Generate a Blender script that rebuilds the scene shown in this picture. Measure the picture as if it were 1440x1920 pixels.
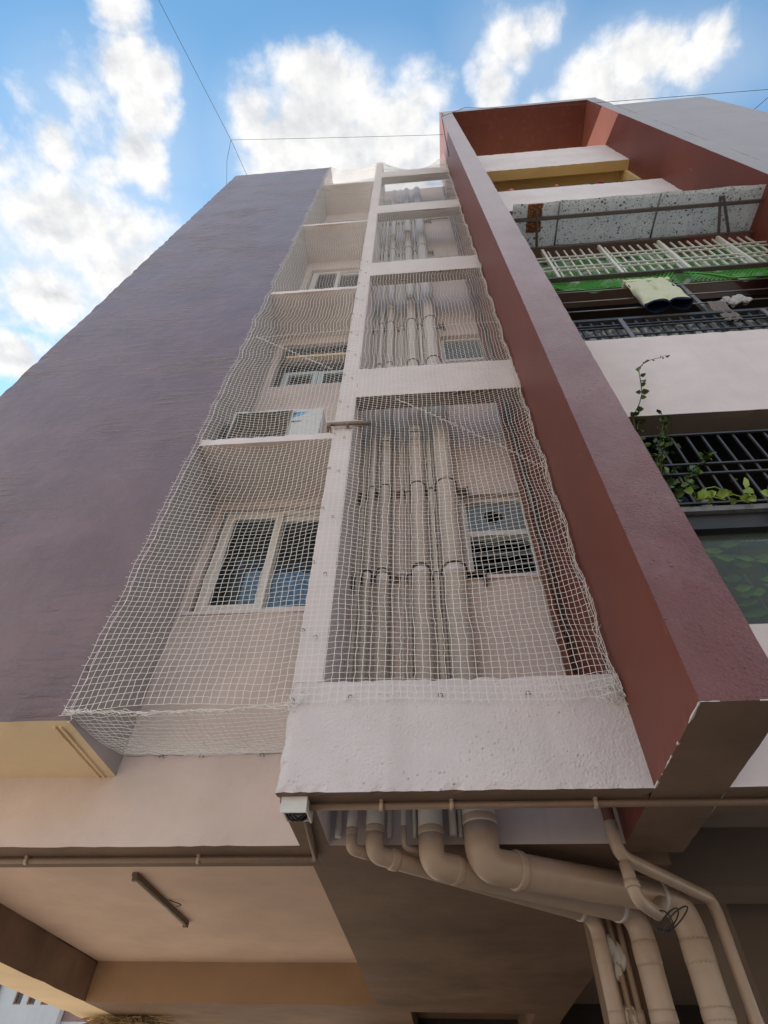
import bpy, bmesh, math, random
import numpy as np
from mathutils import Matrix, Vector

for o in list(bpy.data.objects):
    bpy.data.objects.remove(o, do_unlink=True)
S = bpy.context.scene
COL = S.collection
rnd = random.Random(7)

# ------------------------------------------------------------------ camera
cd = bpy.data.cameras.new('camera')
cam = bpy.data.objects.new('camera', cd)
COL.objects.link(cam)
cd.sensor_fit = 'VERTICAL'
cd.sensor_height = 36.0
cd.lens = 36.0 * 1064.85 / 1920.0
cd.clip_start = 0.05
cd.clip_end = 2000
Rc = [[0.99657, 0.08003, 0.021055], [-0.04695, 0.756314, -0.652522], [-0.068145, 0.649296, 0.757477]]
M = Matrix(((Rc[0][0], -Rc[1][0], -Rc[2][0], 0),
            (Rc[0][1], -Rc[1][1], -Rc[2][1], 0),
            (Rc[0][2], -Rc[1][2], -Rc[2][2], 1.55),
            (0, 0, 0, 1)))
cam.matrix_world = M
S.camera = cam

# ------------------------------------------------------------------ sky and sun
SUN_DIR = Vector((-0.30, 0.70, 0.65)).normalized()      # towards the sun, behind the building
SUN_EL = math.asin(SUN_DIR.z)
SUN_AZ = math.atan2(SUN_DIR.x, SUN_DIR.y)
world = bpy.data.worlds.new('World')
S.world = world
world.use_nodes = True
wt = world.node_tree
for n in list(wt.nodes):
    wt.nodes.remove(n)

def wn(t, **kw):
    n = wt.nodes.new(t)
    for k, v in kw.items():
        setattr(n, k, v)
    return n

def wmath(op, a, b=None):
    n = wn('ShaderNodeMath', operation=op)
    for i, x in enumerate((a, b)):
        if x is None:
            continue
        if isinstance(x, (int, float)):
            n.inputs[i].default_value = x
        else:
            wt.links.new(x, n.inputs[i])
    return n.outputs[0]

sky = wn('ShaderNodeTexSky', sky_type='NISHITA', sun_disc=False)
sky.sun_elevation = SUN_EL
sky.sun_rotation = SUN_AZ
sky.air_density = 1.0
sky.dust_density = 0.6
sky.ozone_density = 1.0
SKY_STRENGTH = 0.12
tc = wn('ShaderNodeTexCoord')
sep = wn('ShaderNodeSeparateXYZ')
wt.links.new(tc.outputs['Generated'], sep.inputs[0])
zc = wmath('MAXIMUM', sep.outputs[2], 0.06)
cmb = wn('ShaderNodeCombineXYZ')
wt.links.new(wmath('DIVIDE', sep.outputs[0], zc), cmb.inputs[0])
wt.links.new(wmath('DIVIDE', sep.outputs[1], zc), cmb.inputs[1])
UV = cmb.outputs[0]
# cumulus layer: each entry is one cloud head in the plane of the cloud base (u right, v away)
HEADS = [(-.375, -.045, .042, .05, .95), (-.385, .012, .05, .05, 1), (-.338, .024, .03, .035, .95), (-.375, .062, .05, .045, 1),
         (-.405, .112, .045, .05, 1), (-.395, .152, .035, .04, .9), (-.45, .14, .05, .03, .8), (-.525, .098, .04, .05, .8),
         (-.54, .04, .03, .035, .55), (-.56, .20, .13, .08, 1.0), (-.50, .29, .16, .09, .9), (-.62, .11, .08, .07, .62), (-.44, .06, .08, .10, .52), (-.45, .225, .08, .05, .92), (-.66, .32, .15, .07, .92),
         (-.76, .42, .08, .06, 1.05), (-.215, .085, .04, .06, .95), (-.185, .12, .06, .06, 1), (-.125, .05, .06, .045, 1.05), (-.12, .11, .10, .08, 1.15), (-.07, .17, .14, .06, 1.15), (-.16, .16, .10, .05, 1.1),
         (-.03, .12, .09, .06, 1.1), (.05, .15, .08, .06, 1.0), (-.06, .065, .05, .035, .8), (.018, .055, .05, .03, .62), (.02, .09, .06, .04, .8),
         (.125, .075, .035, .05, 1), (.152, .035, .04, .035, 1), (.185, .02, .035, .03, .85), (.265, .08, .05, .035, 1),
         (.325, .06, .065, .04, 1.1), (.385, .075, .05, .03, .95), (.42, .05, .04, .03, .8), (.29, .10, .10, .03, 1.0)]
mask = None
for (u, v, ru, rv, w) in HEADS:
    sb = wn('ShaderNodeVectorMath', operation='SUBTRACT')
    wt.links.new(UV, sb.inputs[0])
    sb.inputs[1].default_value = (u, v, 0)
    ml = wn('ShaderNodeVectorMath', operation='MULTIPLY')
    wt.links.new(sb.outputs[0], ml.inputs[0])
    ml.inputs[1].default_value = (1 / ru, 1 / rv, 0)
    ln = wn('ShaderNodeVectorMath', operation='LENGTH')
    wt.links.new(ml.outputs[0], ln.inputs[0])
    mr = wn('ShaderNodeMapRange', interpolation_type='SMOOTHSTEP')
    wt.links.new(ln.outputs['Value'], mr.inputs[0])
    mr.inputs[1].default_value = 0.1
    mr.inputs[2].default_value = 1.75
    mr.inputs[3].default_value = w
    mr.inputs[4].default_value = 0.0
    mask = mr.outputs[0] if mask is None else wmath('MAXIMUM', mask, mr.outputs[0])
# clouds over the unseen rest of the sky, cover raised to whiten the light
far = wn('ShaderNodeTexNoise')
far.inputs['Scale'].default_value = 2.2
far.inputs['Detail'].default_value = 3
wt.links.new(UV, far.inputs['Vector'])
out_len = wn('ShaderNodeVectorMath', operation='LENGTH')
wt.links.new(UV, out_len.inputs[0])
away = wn('ShaderNodeMapRange', interpolation_type='SMOOTHSTEP')
wt.links.new(out_len.outputs['Value'], away.inputs[0])
away.inputs[1].default_value = 0.75
away.inputs[2].default_value = 1.3
farm = wmath('MULTIPLY', wmath('MULTIPLY', wmath('SUBTRACT', far.outputs['Fac'], 0.05), 1.45), away.outputs[0])
mask = wmath('MAXIMUM', mask, farm)
n1 = wn('ShaderNodeTexNoise')
n1.inputs['Scale'].default_value = 13.0
n1.inputs['Detail'].default_value = 7
n1.inputs['Roughness'].default_value = 0.58
n1.inputs['Distortion'].default_value = 0.08
wt.links.new(UV, n1.inputs['Vector'])
dens = wmath('ADD', mask, wmath('MULTIPLY', wmath('SUBTRACT', n1.outputs['Fac'], 0.5), 1.75))
cov = wn('ShaderNodeMapRange', interpolation_type='SMOOTHSTEP')
wt.links.new(dens, cov.inputs[0])
cov.inputs[1].default_value = 0.24
cov.inputs[2].default_value = 0.92
# thicker cloud has a slightly grey belly
belly = wn('ShaderNodeMapRange', interpolation_type='SMOOTHSTEP')
n2 = wn('ShaderNodeTexNoise')
n2.inputs['Scale'].default_value = 9.0
n2.inputs['Detail'].default_value = 5
wt.links.new(UV, n2.inputs['Vector'])
wt.links.new(wmath('ADD', wmath('MULTIPLY', mask, .35), wmath('MULTIPLY', n2.outputs['Fac'], 0.9)), belly.inputs[0])
belly.inputs[1].default_value = 0.55
belly.inputs[2].default_value = 1.05
ccol = wn('ShaderNodeMix', data_type='RGBA')
# billows: the side of each puff away from the sun is a little darker
n3v = wn('ShaderNodeVectorMath', operation='ADD')
wt.links.new(UV, n3v.inputs[0]); n3v.inputs[1].default_value = (-0.010, 0.020, 0)
n3 = wn('ShaderNodeTexNoise')
for k_, v_ in (('Scale', 13.0), ('Detail', 5), ('Roughness', 0.55), ('Distortion', 0.08)):
    n3.inputs[k_].default_value = v_
wt.links.new(n3v.outputs[0], n3.inputs['Vector'])
relief = wmath('MULTIPLY', wmath('SUBTRACT', n3.outputs['Fac'], n1.outputs['Fac']), 2.6)
shade = wn('ShaderNodeClamp')
wt.links.new(wmath('ADD', wmath('MULTIPLY', belly.outputs[0], 0.75), relief), shade.inputs[0])
wt.links.new(shade.outputs[0], ccol.inputs[0])
CLOUD_LIT = (3.42, 3.38, 3.33, 1)
CLOUD_BELLY = (2.25, 2.32, 2.42, 1)
ccol.inputs[6].default_value = CLOUD_LIT
ccol.inputs[7].default_value = CLOUD_BELLY
skyc = wn('ShaderNodeMix', data_type='RGBA', blend_type='MULTIPLY')
skyc.inputs[0].default_value = 1.0
wt.links.new(sky.outputs[0], skyc.inputs[6])
skyc.inputs[7].default_value = (0.62, 0.92, 0.93, 1)
mixc = wn('ShaderNodeMix', data_type='RGBA')
wt.links.new(cov.outputs[0], mixc.inputs[0])
# thin high veil around the cloud banks
veil = None
for (u, v, ru, rv, w) in [(-.58, .24, .22, .15, .62), (-.45, .10, .16, .12, .30), (-.10, .13, .20, .10, .40), (.16, .06, .10, .08, .25), (.33, .08, .20, .07, .30)]:
    sb = wn('ShaderNodeVectorMath', operation='SUBTRACT'); wt.links.new(UV, sb.inputs[0]); sb.inputs[1].default_value = (u, v, 0)
    ml = wn('ShaderNodeVectorMath', operation='MULTIPLY'); wt.links.new(sb.outputs[0], ml.inputs[0]); ml.inputs[1].default_value = (1 / ru, 1 / rv, 0)
    ln = wn('ShaderNodeVectorMath', operation='LENGTH'); wt.links.new(ml.outputs[0], ln.inputs[0])
    mr = wn('ShaderNodeMapRange', interpolation_type='SMOOTHSTEP'); wt.links.new(ln.outputs['Value'], mr.inputs[0])
    mr.inputs[1].default_value = 0.3; mr.inputs[2].default_value = 1.6; mr.inputs[3].default_value = w; mr.inputs[4].default_value = 0.0
    veil = mr.outputs[0] if veil is None else wmath('MAXIMUM', veil, mr.outputs[0])
veil = wmath('MULTIPLY', veil, wmath('ADD', wmath('MULTIPLY', n2.outputs['Fac'], 0.8), 0.6))
veil = wmath('MAXIMUM', veil, wmath('MULTIPLY', away.outputs[0], 0.35))
vm = wn('ShaderNodeMix', data_type='RGBA')
wt.links.new(veil, vm.inputs[0]); wt.links.new(skyc.outputs[2], vm.inputs[6]); vm.inputs[7].default_value = (2.9, 3.05, 3.2, 1)
wt.links.new(vm.outputs[2], mixc.inputs[6])
wt.links.new(ccol.outputs[2], mixc.inputs[7])
bg = wn('ShaderNodeBackground')
bg.inputs['Strength'].default_value = SKY_STRENGTH
wt.links.new(mixc.outputs[2], bg.inputs['Color'])
wo = wn('ShaderNodeOutputWorld')
wt.links.new(bg.outputs[0], wo.inputs['Surface'])

sl = bpy.data.lights.new('sun', 'SUN')
sl.energy = 4.0
sl.angle = math.radians(0.5)
sl.color = (1.0, 0.93, 0.82)
so = bpy.data.objects.new('sun', sl)
COL.objects.link(so)
so.rotation_euler = (-SUN_DIR).to_track_quat('-Z', 'Y').to_euler()
so.location = (-20, 25, 40)

S.view_settings.view_transform = 'Standard'
S.view_settings.look = 'None'
S.view_settings.gamma = 1.0
S.view_settings.exposure = 1.37
S.view_settings.use_curve_mapping = False
S.render.engine = 'CYCLES'
S.cycles.max_bounces = 8
S.cycles.diffuse_bounces = 4
S.cycles.transparent_max_bounces = 12

# ------------------------------------------------------------------ materials
def newmat(name):
    m = bpy.data.materials.new(name)
    m.use_nodes = True
    nt = m.node_tree
    b = nt.nodes['Principled BSDF']
    return m, nt, b

def plaster(name, col, rough=0.6, sheen=0.0, height_blend=None, spec=0.35, mott=0.12, grain=70.0, gstr=0.25, lumps=0.0, pebble=0.0, streak=0.0, scratch=0.0, swirl=0.0, dirt=(0.25, 0.22, 0.2), wave=0.0):
    m, nt, b = newmat(name)
    L = nt.links.new
    N = nt.nodes.new
    geo = N('ShaderNodeNewGeometry')
    P = geo.outputs['Position']
    # broad uneven paint
    a = N('ShaderNodeTexNoise'); a.inputs['Scale'].default_value = 1.7; a.inputs['Detail'].default_value = 5; a.inputs['Roughness'].default_value = 0.65
    L(P, a.inputs['Vector'])
    r = N('ShaderNodeMapRange'); L(a.outputs['Fac'], r.inputs[0])
    r.inputs[1].default_value = 0.3; r.inputs[2].default_value = 0.7
    r.inputs[3].default_value = 1 - mott; r.inputs[4].default_value = 1 + mott
    base = N('ShaderNodeMix'); base.data_type = 'RGBA'; base.blend_type = 'MULTIPLY'; base.inputs[0].default_value = 1
    base.inputs[6].default_value = (*col, 1)
    L(r.outputs[0], base.inputs[7])
    out = base.outputs[2]
    if height_blend is not None:   # second colour blended in with height, broken up by noise
        fc, zlo, zhi = height_blend
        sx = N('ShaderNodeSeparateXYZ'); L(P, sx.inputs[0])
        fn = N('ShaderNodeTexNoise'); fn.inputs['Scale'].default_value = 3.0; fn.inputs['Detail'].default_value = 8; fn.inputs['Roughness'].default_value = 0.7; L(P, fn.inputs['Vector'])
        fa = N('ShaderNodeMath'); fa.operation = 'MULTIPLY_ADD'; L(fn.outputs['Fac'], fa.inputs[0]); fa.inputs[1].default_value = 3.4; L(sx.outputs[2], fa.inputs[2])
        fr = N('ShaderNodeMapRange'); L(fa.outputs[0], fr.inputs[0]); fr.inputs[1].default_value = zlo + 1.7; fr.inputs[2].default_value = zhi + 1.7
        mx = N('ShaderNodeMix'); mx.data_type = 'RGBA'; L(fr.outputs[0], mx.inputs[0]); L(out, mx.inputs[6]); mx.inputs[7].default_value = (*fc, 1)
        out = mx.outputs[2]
    if streak > 0:      # vertical rain marks
        mp = N('ShaderNodeMapping'); mp.inputs['Scale'].default_value = (9, 9, 0.55); L(P, mp.inputs[0])
        s = N('ShaderNodeTexNoise'); s.inputs['Scale'].default_value = 1.0; s.inputs['Detail'].default_value = 6; L(mp.outputs[0], s.inputs['Vector'])
        sr = N('ShaderNodeMapRange'); L(s.outputs['Fac'], sr.inputs[0]); sr.inputs[1].default_value = 0.55; sr.inputs[2].default_value = 0.75; sr.inputs[4].default_value = streak
        mx = N('ShaderNodeMix'); mx.data_type = 'RGBA'; L(sr.outputs[0], mx.inputs[0]); L(out, mx.inputs[6]); mx.inputs[7].default_value = (*dirt, 1)
        out = mx.outputs[2]
    if scratch > 0:     # fine pale scuffs
        mp = N('ShaderNodeMapping'); mp.inputs['Scale'].default_value = (22, 22, 2.2); mp.inputs['Rotation'].default_value = (0.12, 0.2, 0.1); L(P, mp.inputs[0])
        s = N('ShaderNodeTexNoise'); s.inputs['Scale'].default_value = 1.3; s.inputs['Detail'].default_value = 4; L(mp.outputs[0], s.inputs['Vector'])
        sr = N('ShaderNodeMapRange'); L(s.outputs['Fac'], sr.inputs[0]); sr.inputs[1].default_value = 0.73; sr.inputs[2].default_value = 0.78; sr.inputs[4].default_value = scratch
        mx = N('ShaderNodeMix'); mx.data_type = 'RGBA'; L(sr.outputs[0], mx.inputs[0]); L(out, mx.inputs[6]); mx.inputs[7].default_value = (0.45, 0.36, 0.30, 1)
        out = mx.outputs[2]
    # grime specks
    g = N('ShaderNodeTexNoise'); g.inputs['Scale'].default_value = 26; g.inputs['Detail'].default_value = 5; L(P, g.inputs['Vector'])
    gr = N('ShaderNodeMapRange'); L(g.outputs['Fac'], gr.inputs[0]); gr.inputs[1].default_value = 0.60; gr.inputs[2].default_value = 0.80; gr.inputs[4].default_value = 0.35 * min(1, mott * 5)
    mx = N('ShaderNodeMix'); mx.data_type = 'RGBA'; L(gr.outputs[0], mx.inputs[0]); L(out, mx.inputs[6]); mx.inputs[7].default_value = (*[c * 0.72 for c in col], 1)
    out = mx.outputs[2]
    L(out, b.inputs['Base Color'])
    b.inputs['Roughness'].default_value = rough
    b.inputs['Specular IOR Level'].default_value = spec
    b.inputs['Sheen Weight'].default_value = sheen
    b.inputs['Sheen Roughness'].default_value = 0.35
    # relief
    h = N('ShaderNodeTexNoise'); h.inputs['Scale'].default_value = grain; h.inputs['Detail'].default_value = 3; h.inputs['Roughness'].default_value = 0.6; L(P, h.inputs['Vector'])
    hh = h.outputs['Fac']
    def mul(x, k):
        q = N('ShaderNodeMath'); q.operation = 'MULTIPLY'; L(x, q.inputs[0]); q.inputs[1].default_value = k; return q.outputs[0]
    def add(x, y):
        q = N('ShaderNodeMath'); q.operation = 'ADD'; L(x, q.inputs[0]); L(y, q.inputs[1]); return q.outputs[0]
    hh = mul(hh, 0.0011)
    w = N('ShaderNodeTexNoise'); w.inputs['Scale'].default_value = 6.0; w.inputs['Detail'].default_value = 5; L(P, w.inputs['Vector'])
    hh = add(hh, mul(w.outputs['Fac'], 0.010))
    if lumps > 0:       # pimples and grit under the paint, in patches
        v = N('ShaderNodeTexVoronoi'); v.inputs['Scale'].default_value = 55; L(P, v.inputs['Vector'])
        sc = N('ShaderNodeSeparateColor'); L(v.outputs['Color'], sc.inputs[0])
        vr = N('ShaderNodeMapRange'); vr.interpolation_type = 'SMOOTHSTEP'; L(v.outputs['Distance'], vr.inputs[0]); vr.inputs[1].default_value = 0.42; vr.inputs[2].default_value = 0.05
        rr_ = N('ShaderNodeMapRange'); L(sc.outputs[0], rr_.inputs[0]); rr_.inputs[1].default_value = 0.55; rr_.inputs[2].default_value = 1.0
        pm = N('ShaderNodeTexNoise'); pm.inputs['Scale'].default_value = 3.0; pm.inputs['Detail'].default_value = 3; L(P, pm.inputs['Vector'])
        pr_ = N('ShaderNodeMapRange'); L(pm.outputs['Fac'], pr_.inputs[0]); pr_.inputs[1].default_value = 0.42; pr_.inputs[2].default_value = 0.62; pr_.inputs[3].default_value = 0.15
        q = N('ShaderNodeMath'); q.operation = 'MULTIPLY'; L(vr.outputs[0], q.inputs[0]); L(rr_.outputs[0], q.inputs[1])
        q2 = N('ShaderNodeMath'); q2.operation = 'MULTIPLY'; L(q.outputs[0], q2.inputs[0]); L(pr_.outputs[0], q2.inputs[1])
        hh = add(hh, mul(q2.outputs[0], 0.0042 * lumps))
    if pebble > 0:      # grainy render showing through the paint, in patches
        v = N('ShaderNodeTexNoise'); v.inputs['Scale'].default_value = 85; v.inputs['Detail'].default_value = 2; L(P, v.inputs['Vector'])
        pm = N('ShaderNodeTexNoise'); pm.inputs['Scale'].default_value = 2.2; pm.inputs['Detail'].default_value = 4; L(P, pm.inputs['Vector'])
        pr_ = N('ShaderNodeMapRange'); L(pm.outputs['Fac'], pr_.inputs[0]); pr_.inputs[1].default_value = 0.35; pr_.inputs[2].default_value = 0.65; pr_.inputs[3].default_value = 0.35
        q = N('ShaderNodeMath'); q.operation = 'MULTIPLY'; L(v.outputs['Fac'], q.inputs[0]); L(pr_.outputs[0], q.inputs[1])
        hh = add(hh, mul(q.outputs[0], 0.0042 * pebble))
    if swirl > 0:       # ragged, mostly level trowel ridges under the paint
        for (scl, rot, amt, sd) in (((1.6, 1.6, 13), 0.10, 1.0, 0.0), ((3.5, 3.5, 22), -0.5, 0.7, 7.0)):
            mp = N('ShaderNodeMapping'); mp.inputs['Scale'].default_value = scl; mp.inputs['Rotation'].default_value = (0, rot, 0); mp.inputs['Location'].default_value = (sd, sd, sd); L(P, mp.inputs[0])
            v = N('ShaderNodeTexNoise'); v.inputs['Scale'].default_value = 1.0; v.inputs['Detail'].default_value = 5; v.inputs['Roughness'].default_value = 0.6; v.inputs['Distortion'].default_value = 0.4; L(mp.outputs[0], v.inputs['Vector'])
            vr = N('ShaderNodeMapRange'); L(v.outputs['Fac'], vr.inputs[0]); vr.inputs[1].default_value = 0.52; vr.inputs[2].default_value = 0.70
            k = N('ShaderNodeTexNoise'); k.inputs['Scale'].default_value = 1.1; k.inputs['Detail'].default_value = 3; L(P, k.inputs['Vector'])
            kr = N('ShaderNodeMapRange'); L(k.outputs['Fac'], kr.inputs[0]); kr.inputs[1].default_value = 0.45; kr.inputs[2].default_value = 0.64; kr.inputs[3].default_value = 0.04
            q = N('ShaderNodeMath'); q.operation = 'MULTIPLY'; L(vr.outputs[0], q.inputs[0]); L(kr.outputs[0], q.inputs[1])
            hh = add(hh, mul(q.outputs[0], 0.010 * swirl * amt))
    bp = N('ShaderNodeBump'); bp.inputs['Strength'].default_value = gstr; bp.inputs['Distance'].default_value = 1.0
    L(hh, bp.inputs['Height'])
    L(bp.outputs[0], b.inputs['Normal'])
    return m

def simple(name, col, rough=0.5, spec=0.5, metal=0.0, var=0.0, scale=20.0, bump=0.0):
    m, nt, b = newmat(name)
    b.inputs['Base Color'].default_value = (*col, 1)
    b.inputs['Roughness'].default_value = rough
    b.inputs['Specular IOR Level'].default_value = spec
    b.inputs['Metallic'].default_value = metal
    if var > 0 or bump > 0:
        N = nt.nodes.new; L = nt.links.new
        geo = N('ShaderNodeNewGeometry')
        n = N('ShaderNodeTexNoise'); n.inputs['Scale'].default_value = scale; n.inputs['Detail'].default_value = 6; L(geo.outputs['Position'], n.inputs['Vector'])
        r = N('ShaderNodeMapRange'); L(n.outputs['Fac'], r.inputs[0]); r.inputs[1].default_value = 0.3; r.inputs[2].default_value = 0.7
        r.inputs[3].default_value = 1 - var; r.inputs[4].default_value = 1 + var
        x = N('ShaderNodeMix'); x.data_type = 'RGBA'; x.blend_type = 'MULTIPLY'; x.inputs[0].default_value = 1; x.inputs[6].default_value = (*col, 1); L(r.outputs[0], x.inputs[7])
        L(x.outputs[2], b.inputs['Base Color'])
        if bump > 0:
            bp = N('ShaderNodeBump'); bp.inputs['Strength'].default_value = bump; bp.inputs['Distance'].default_value = 0.01
            L(n.outputs['Fac'], bp.inputs['Height']); L(bp.outputs[0], b.inputs['Normal'])
    return m

def glassy(name, tint, trans=0.6, rough=0.03, ior=1.5, dust=None):
    m, nt, b = newmat(name)
    N = nt.nodes.new; L = nt.links.new
    out = nt.nodes['Material Output']
    t = N('ShaderNodeBsdfTransparent'); t.inputs[0].default_value = (*tint, 1)
    b.inputs['Base Color'].default_value = (*(dust or [c * 0.25 for c in tint]), 1)
    b.inputs['Roughness'].default_value = rough
    b.inputs['Specular IOR Level'].default_value = 0.6
    mx = N('ShaderNodeMixShader'); mx.inputs[0].default_value = 1 - trans
    L(t.outputs[0], mx.inputs[1]); L(b.outputs[0], mx.inputs[2])
    gl = N('ShaderNodeBsdfGlossy'); gl.inputs['Roughness'].default_value = rough
    fr = N('ShaderNodeFresnel'); fr.inputs[0].default_value = ior
    m2 = N('ShaderNodeMixShader'); L(fr.outputs[0], m2.inputs[0]); L(mx.outputs[0], m2.inputs[1]); L(gl.outputs[0], m2.inputs[2])
    L(m2.outputs[0], out.inputs[0])
    return m

MT = {}
MT['lilac'] = plaster('lilac_paint', (0.212, 0.134, 0.145), rough=0.40, sheen=0.55, spec=0.6, mott=0.20, gstr=0.9, swirl=1.3, pebble=0.3, lumps=0.3, streak=0.16, dirt=(0.17, 0.13, 0.14))
MT['white'] = plaster('white_plaster', (0.80, 0.725, 0.725), rough=0.7, spec=0.3, mott=0.09, gstr=0.45, lumps=0.4, streak=0.12, dirt=(0.48, 0.43, 0.42))
MT['white_rough'] = plaster('rough_white_plaster', (0.77, 0.71, 0.715), rough=0.7, spec=0.3, mott=0.10, gstr=0.9, lumps=1.5, pebble=1.5, swirl=0.12, streak=0.12, dirt=(0.45, 0.41, 0.40))
MT['recess'] = plaster('shaded_recess_plaster', (0.68, 0.575, 0.545), rough=0.75, spec=0.25, mott=0.12, gstr=0.5, streak=0.18)  # white plaster, colour lowered to carry the shade of recess and shaft
MT['band'] = plaster('lower_band_plaster', (0.76, 0.635, 0.59), rough=0.75, spec=0.25, mott=0.09, gstr=0.7, lumps=0.6, pebble=0.9)
MT['side'] = plaster('shaded_side_plaster', (0.40, 0.355, 0.345), rough=0.75, spec=0.25, mott=0.12, gstr=0.5, streak=0.12)  # white plaster in shade: the darkening is put into this colour
MT['mauve'] = plaster('mauve_paint', (0.19, 0.062, 0.059), rough=0.42, sheen=0.28, height_blend=((0.62, 0.50, 0.48), 2.9, 9.0), spec=0.55, mott=0.18, gstr=1.0, lumps=2.4, pebble=3.2, swirl=0.3, streak=0.08)
MT['grey'] = plaster('grey_mauve_paint', (0.36, 0.295, 0.28), rough=0.45, sheen=0.5, spec=0.5, mott=0.1, gstr=0.4, swirl=1.0, streak=0.1)
MT['brown'] = plaster('red_brown_paint', (0.185, 0.047, 0.031), rough=0.5, sheen=0.05, spec=0.35, mott=0.08, gstr=0.2, scratch=0.8)
MT['beam_tan'] = plaster('brown_tan_paint', (0.45, 0.30, 0.19), rough=0.75, spec=0.2, mott=0.08, gstr=0.2)
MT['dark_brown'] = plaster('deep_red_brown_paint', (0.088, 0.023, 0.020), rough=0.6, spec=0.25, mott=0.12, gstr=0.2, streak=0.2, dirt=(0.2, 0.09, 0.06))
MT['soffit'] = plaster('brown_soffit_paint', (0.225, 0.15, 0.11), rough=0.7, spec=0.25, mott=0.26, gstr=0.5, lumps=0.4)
MT['tan'] = plaster('tan_paint', (0.89, 0.71, 0.48), rough=0.7, spec=0.2, mott=0.08, gstr=0.25)
MT['ceiling'] = plaster('cream_ceiling_paint', (0.66, 0.50, 0.415), rough=0.8, spec=0.2, mott=0.11, gstr=0.35)
MT['yellow'] = plaster('yellow_paint', (0.74, 0.55, 0.26), rough=0.7, spec=0.2, mott=0.05, gstr=0.15)
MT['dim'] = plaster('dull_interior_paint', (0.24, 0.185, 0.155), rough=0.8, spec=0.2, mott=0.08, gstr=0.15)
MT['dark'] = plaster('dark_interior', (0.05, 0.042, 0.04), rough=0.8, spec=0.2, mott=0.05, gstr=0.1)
MT['ground'] = plaster('concrete_ground', (0.29, 0.25, 0.205), rough=0.85, spec=0.2, mott=0.15, gstr=0.3)
MT['pipe'] = simple('painted_pipe', (0.72, 0.67, 0.65), rough=0.42, spec=0.45, var=0.06, scale=9)
MT['pipe_low'] = simple('tan_painted_pipe', (0.52, 0.395, 0.31), rough=0.33, spec=0.45, var=0.08, scale=9)
MT['pipe_brown'] = simple('brown_painted_pipe', (0.20, 0.075, 0.06), rough=0.45, var=0.1, scale=12)
MT['conduit'] = simple('painted_conduit', (0.25, 0.17, 0.125), rough=0.45, var=0.08, scale=15)
MT['rim'] = simple('dark_joint', (0.10, 0.075, 0.065), rough=0.6)
MT['net'] = simple('white_nylon_cord', (0.88, 0.85, 0.80), rough=0.6, spec=0.3)
MT['frame_white'] = simple('off_white_window_frame', (0.78, 0.75, 0.71), rough=0.35, var=0.05)
MT['frame_blue'] = simple('pale_blue_window_frame', (0.52, 0.60, 0.63), rough=0.35, var=0.05)
MT['glass'] = glassy('window_glass', (0.82, 0.86, 0.88), 0.93, ior=1.22)
MT['frosted'] = simple('frosted_glass', (0.20, 0.245, 0.27), rough=0.22, spec=0.6, var=0.12, scale=6)
MT['green_glass'] = glassy('green_tinted_glass', (0.80, 0.92, 0.88), 0.86, ior=1.12, dust=(0.30, 0.36, 0.34))
MT['black_glass'] = glassy('smoked_glass', (0.5, 0.52, 0.5), 0.75)
MT['ac_white'] = simple('white_enamel', (0.70, 0.70, 0.68), rough=0.35, var=0.04)
MT['ac_grille'] = simple('grey_brown_grille', (0.30, 0.24, 0.20), rough=0.5)
MT['black'] = simple('black_metal', (0.02, 0.02, 0.022), rough=0.45)
MT['dark_grey'] = simple('dark_grey_metal', (0.055, 0.052, 0.055), rough=0.4, var=0.1)
MT['mid_grey'] = simple('grey_weathered_metal', (0.20, 0.20, 0.205), rough=0.45, var=0.2, scale=30)
MT['bracket'] = simple('brown_grey_steel', (0.13, 0.11, 0.11), rough=0.5, var=0.15)
MT['white_metal'] = simple('white_painted_bar', (0.76, 0.78, 0.76), rough=0.4, var=0.12, scale=40)
MT['steel'] = simple('thin_steel_rod', (0.30, 0.29, 0.28), rough=0.4, metal=0.6)
MT['wire'] = simple('black_cable', (0.035, 0.035, 0.04), rough=0.6)
MT['sticker_light'] = simple('light_blue_sticker', (0.10, 0.48, 0.78), rough=0.4)
MT['sticker_dark'] = simple('dark_blue_sticker', (0.04, 0.10, 0.22), rough=0.4)
MT['leaf'] = simple('dark_green_leaf', (0.085, 0.17, 0.035), rough=0.4, var=0.35, scale=14)
MT['leaf_lime'] = simple('lime_green_leaf', (0.25, 0.38, 0.05), rough=0.4, var=0.3, scale=18)
MT['stem'] = simple('green_brown_stem', (0.09, 0.08, 0.05), rough=0.7)
MT['cloth_lime'] = simple('pale_lime_cloth', (0.66, 0.69, 0.52), rough=0.85, spec=0.1, var=0.06, scale=40, bump=0.3)
MT['cloth_navy'] = simple('navy_cloth', (0.02, 0.03, 0.07), rough=0.9, spec=0.1)
MT['cloth_brown'] = simple('grey_brown_cloth', (0.23, 0.20, 0.19), rough=0.9, spec=0.1, var=0.12, scale=30, bump=0.4)
MT['cloth_grey'] = simple('light_grey_cloth', (0.45, 0.46, 0.48), rough=0.9, spec=0.1, var=0.12, scale=30, bump=0.4)
MT['cloth_pink'] = simple('pink_cloth', (0.55, 0.20, 0.18), rough=0.9, spec=0.1)
MT['cloth_magenta'] = simple('magenta_cloth', (0.45, 0.03, 0.22), rough=0.9, spec=0.1)
MT['tarp'] = simple('green_cloth', (0.075, 0.17, 0.06), rough=0.7, var=0.45, scale=7)
MT['green_net'] = simple('bright_green_plastic', (0.09, 0.50, 0.045), rough=0.45)
MT['tube_body'] = simple('dull_lamp_batten', (0.20, 0.155, 0.12), rough=0.5, var=0.08)
MT['tube'] = simple('unlit_lamp_tube', (0.42, 0.36, 0.30), rough=0.3)
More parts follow.
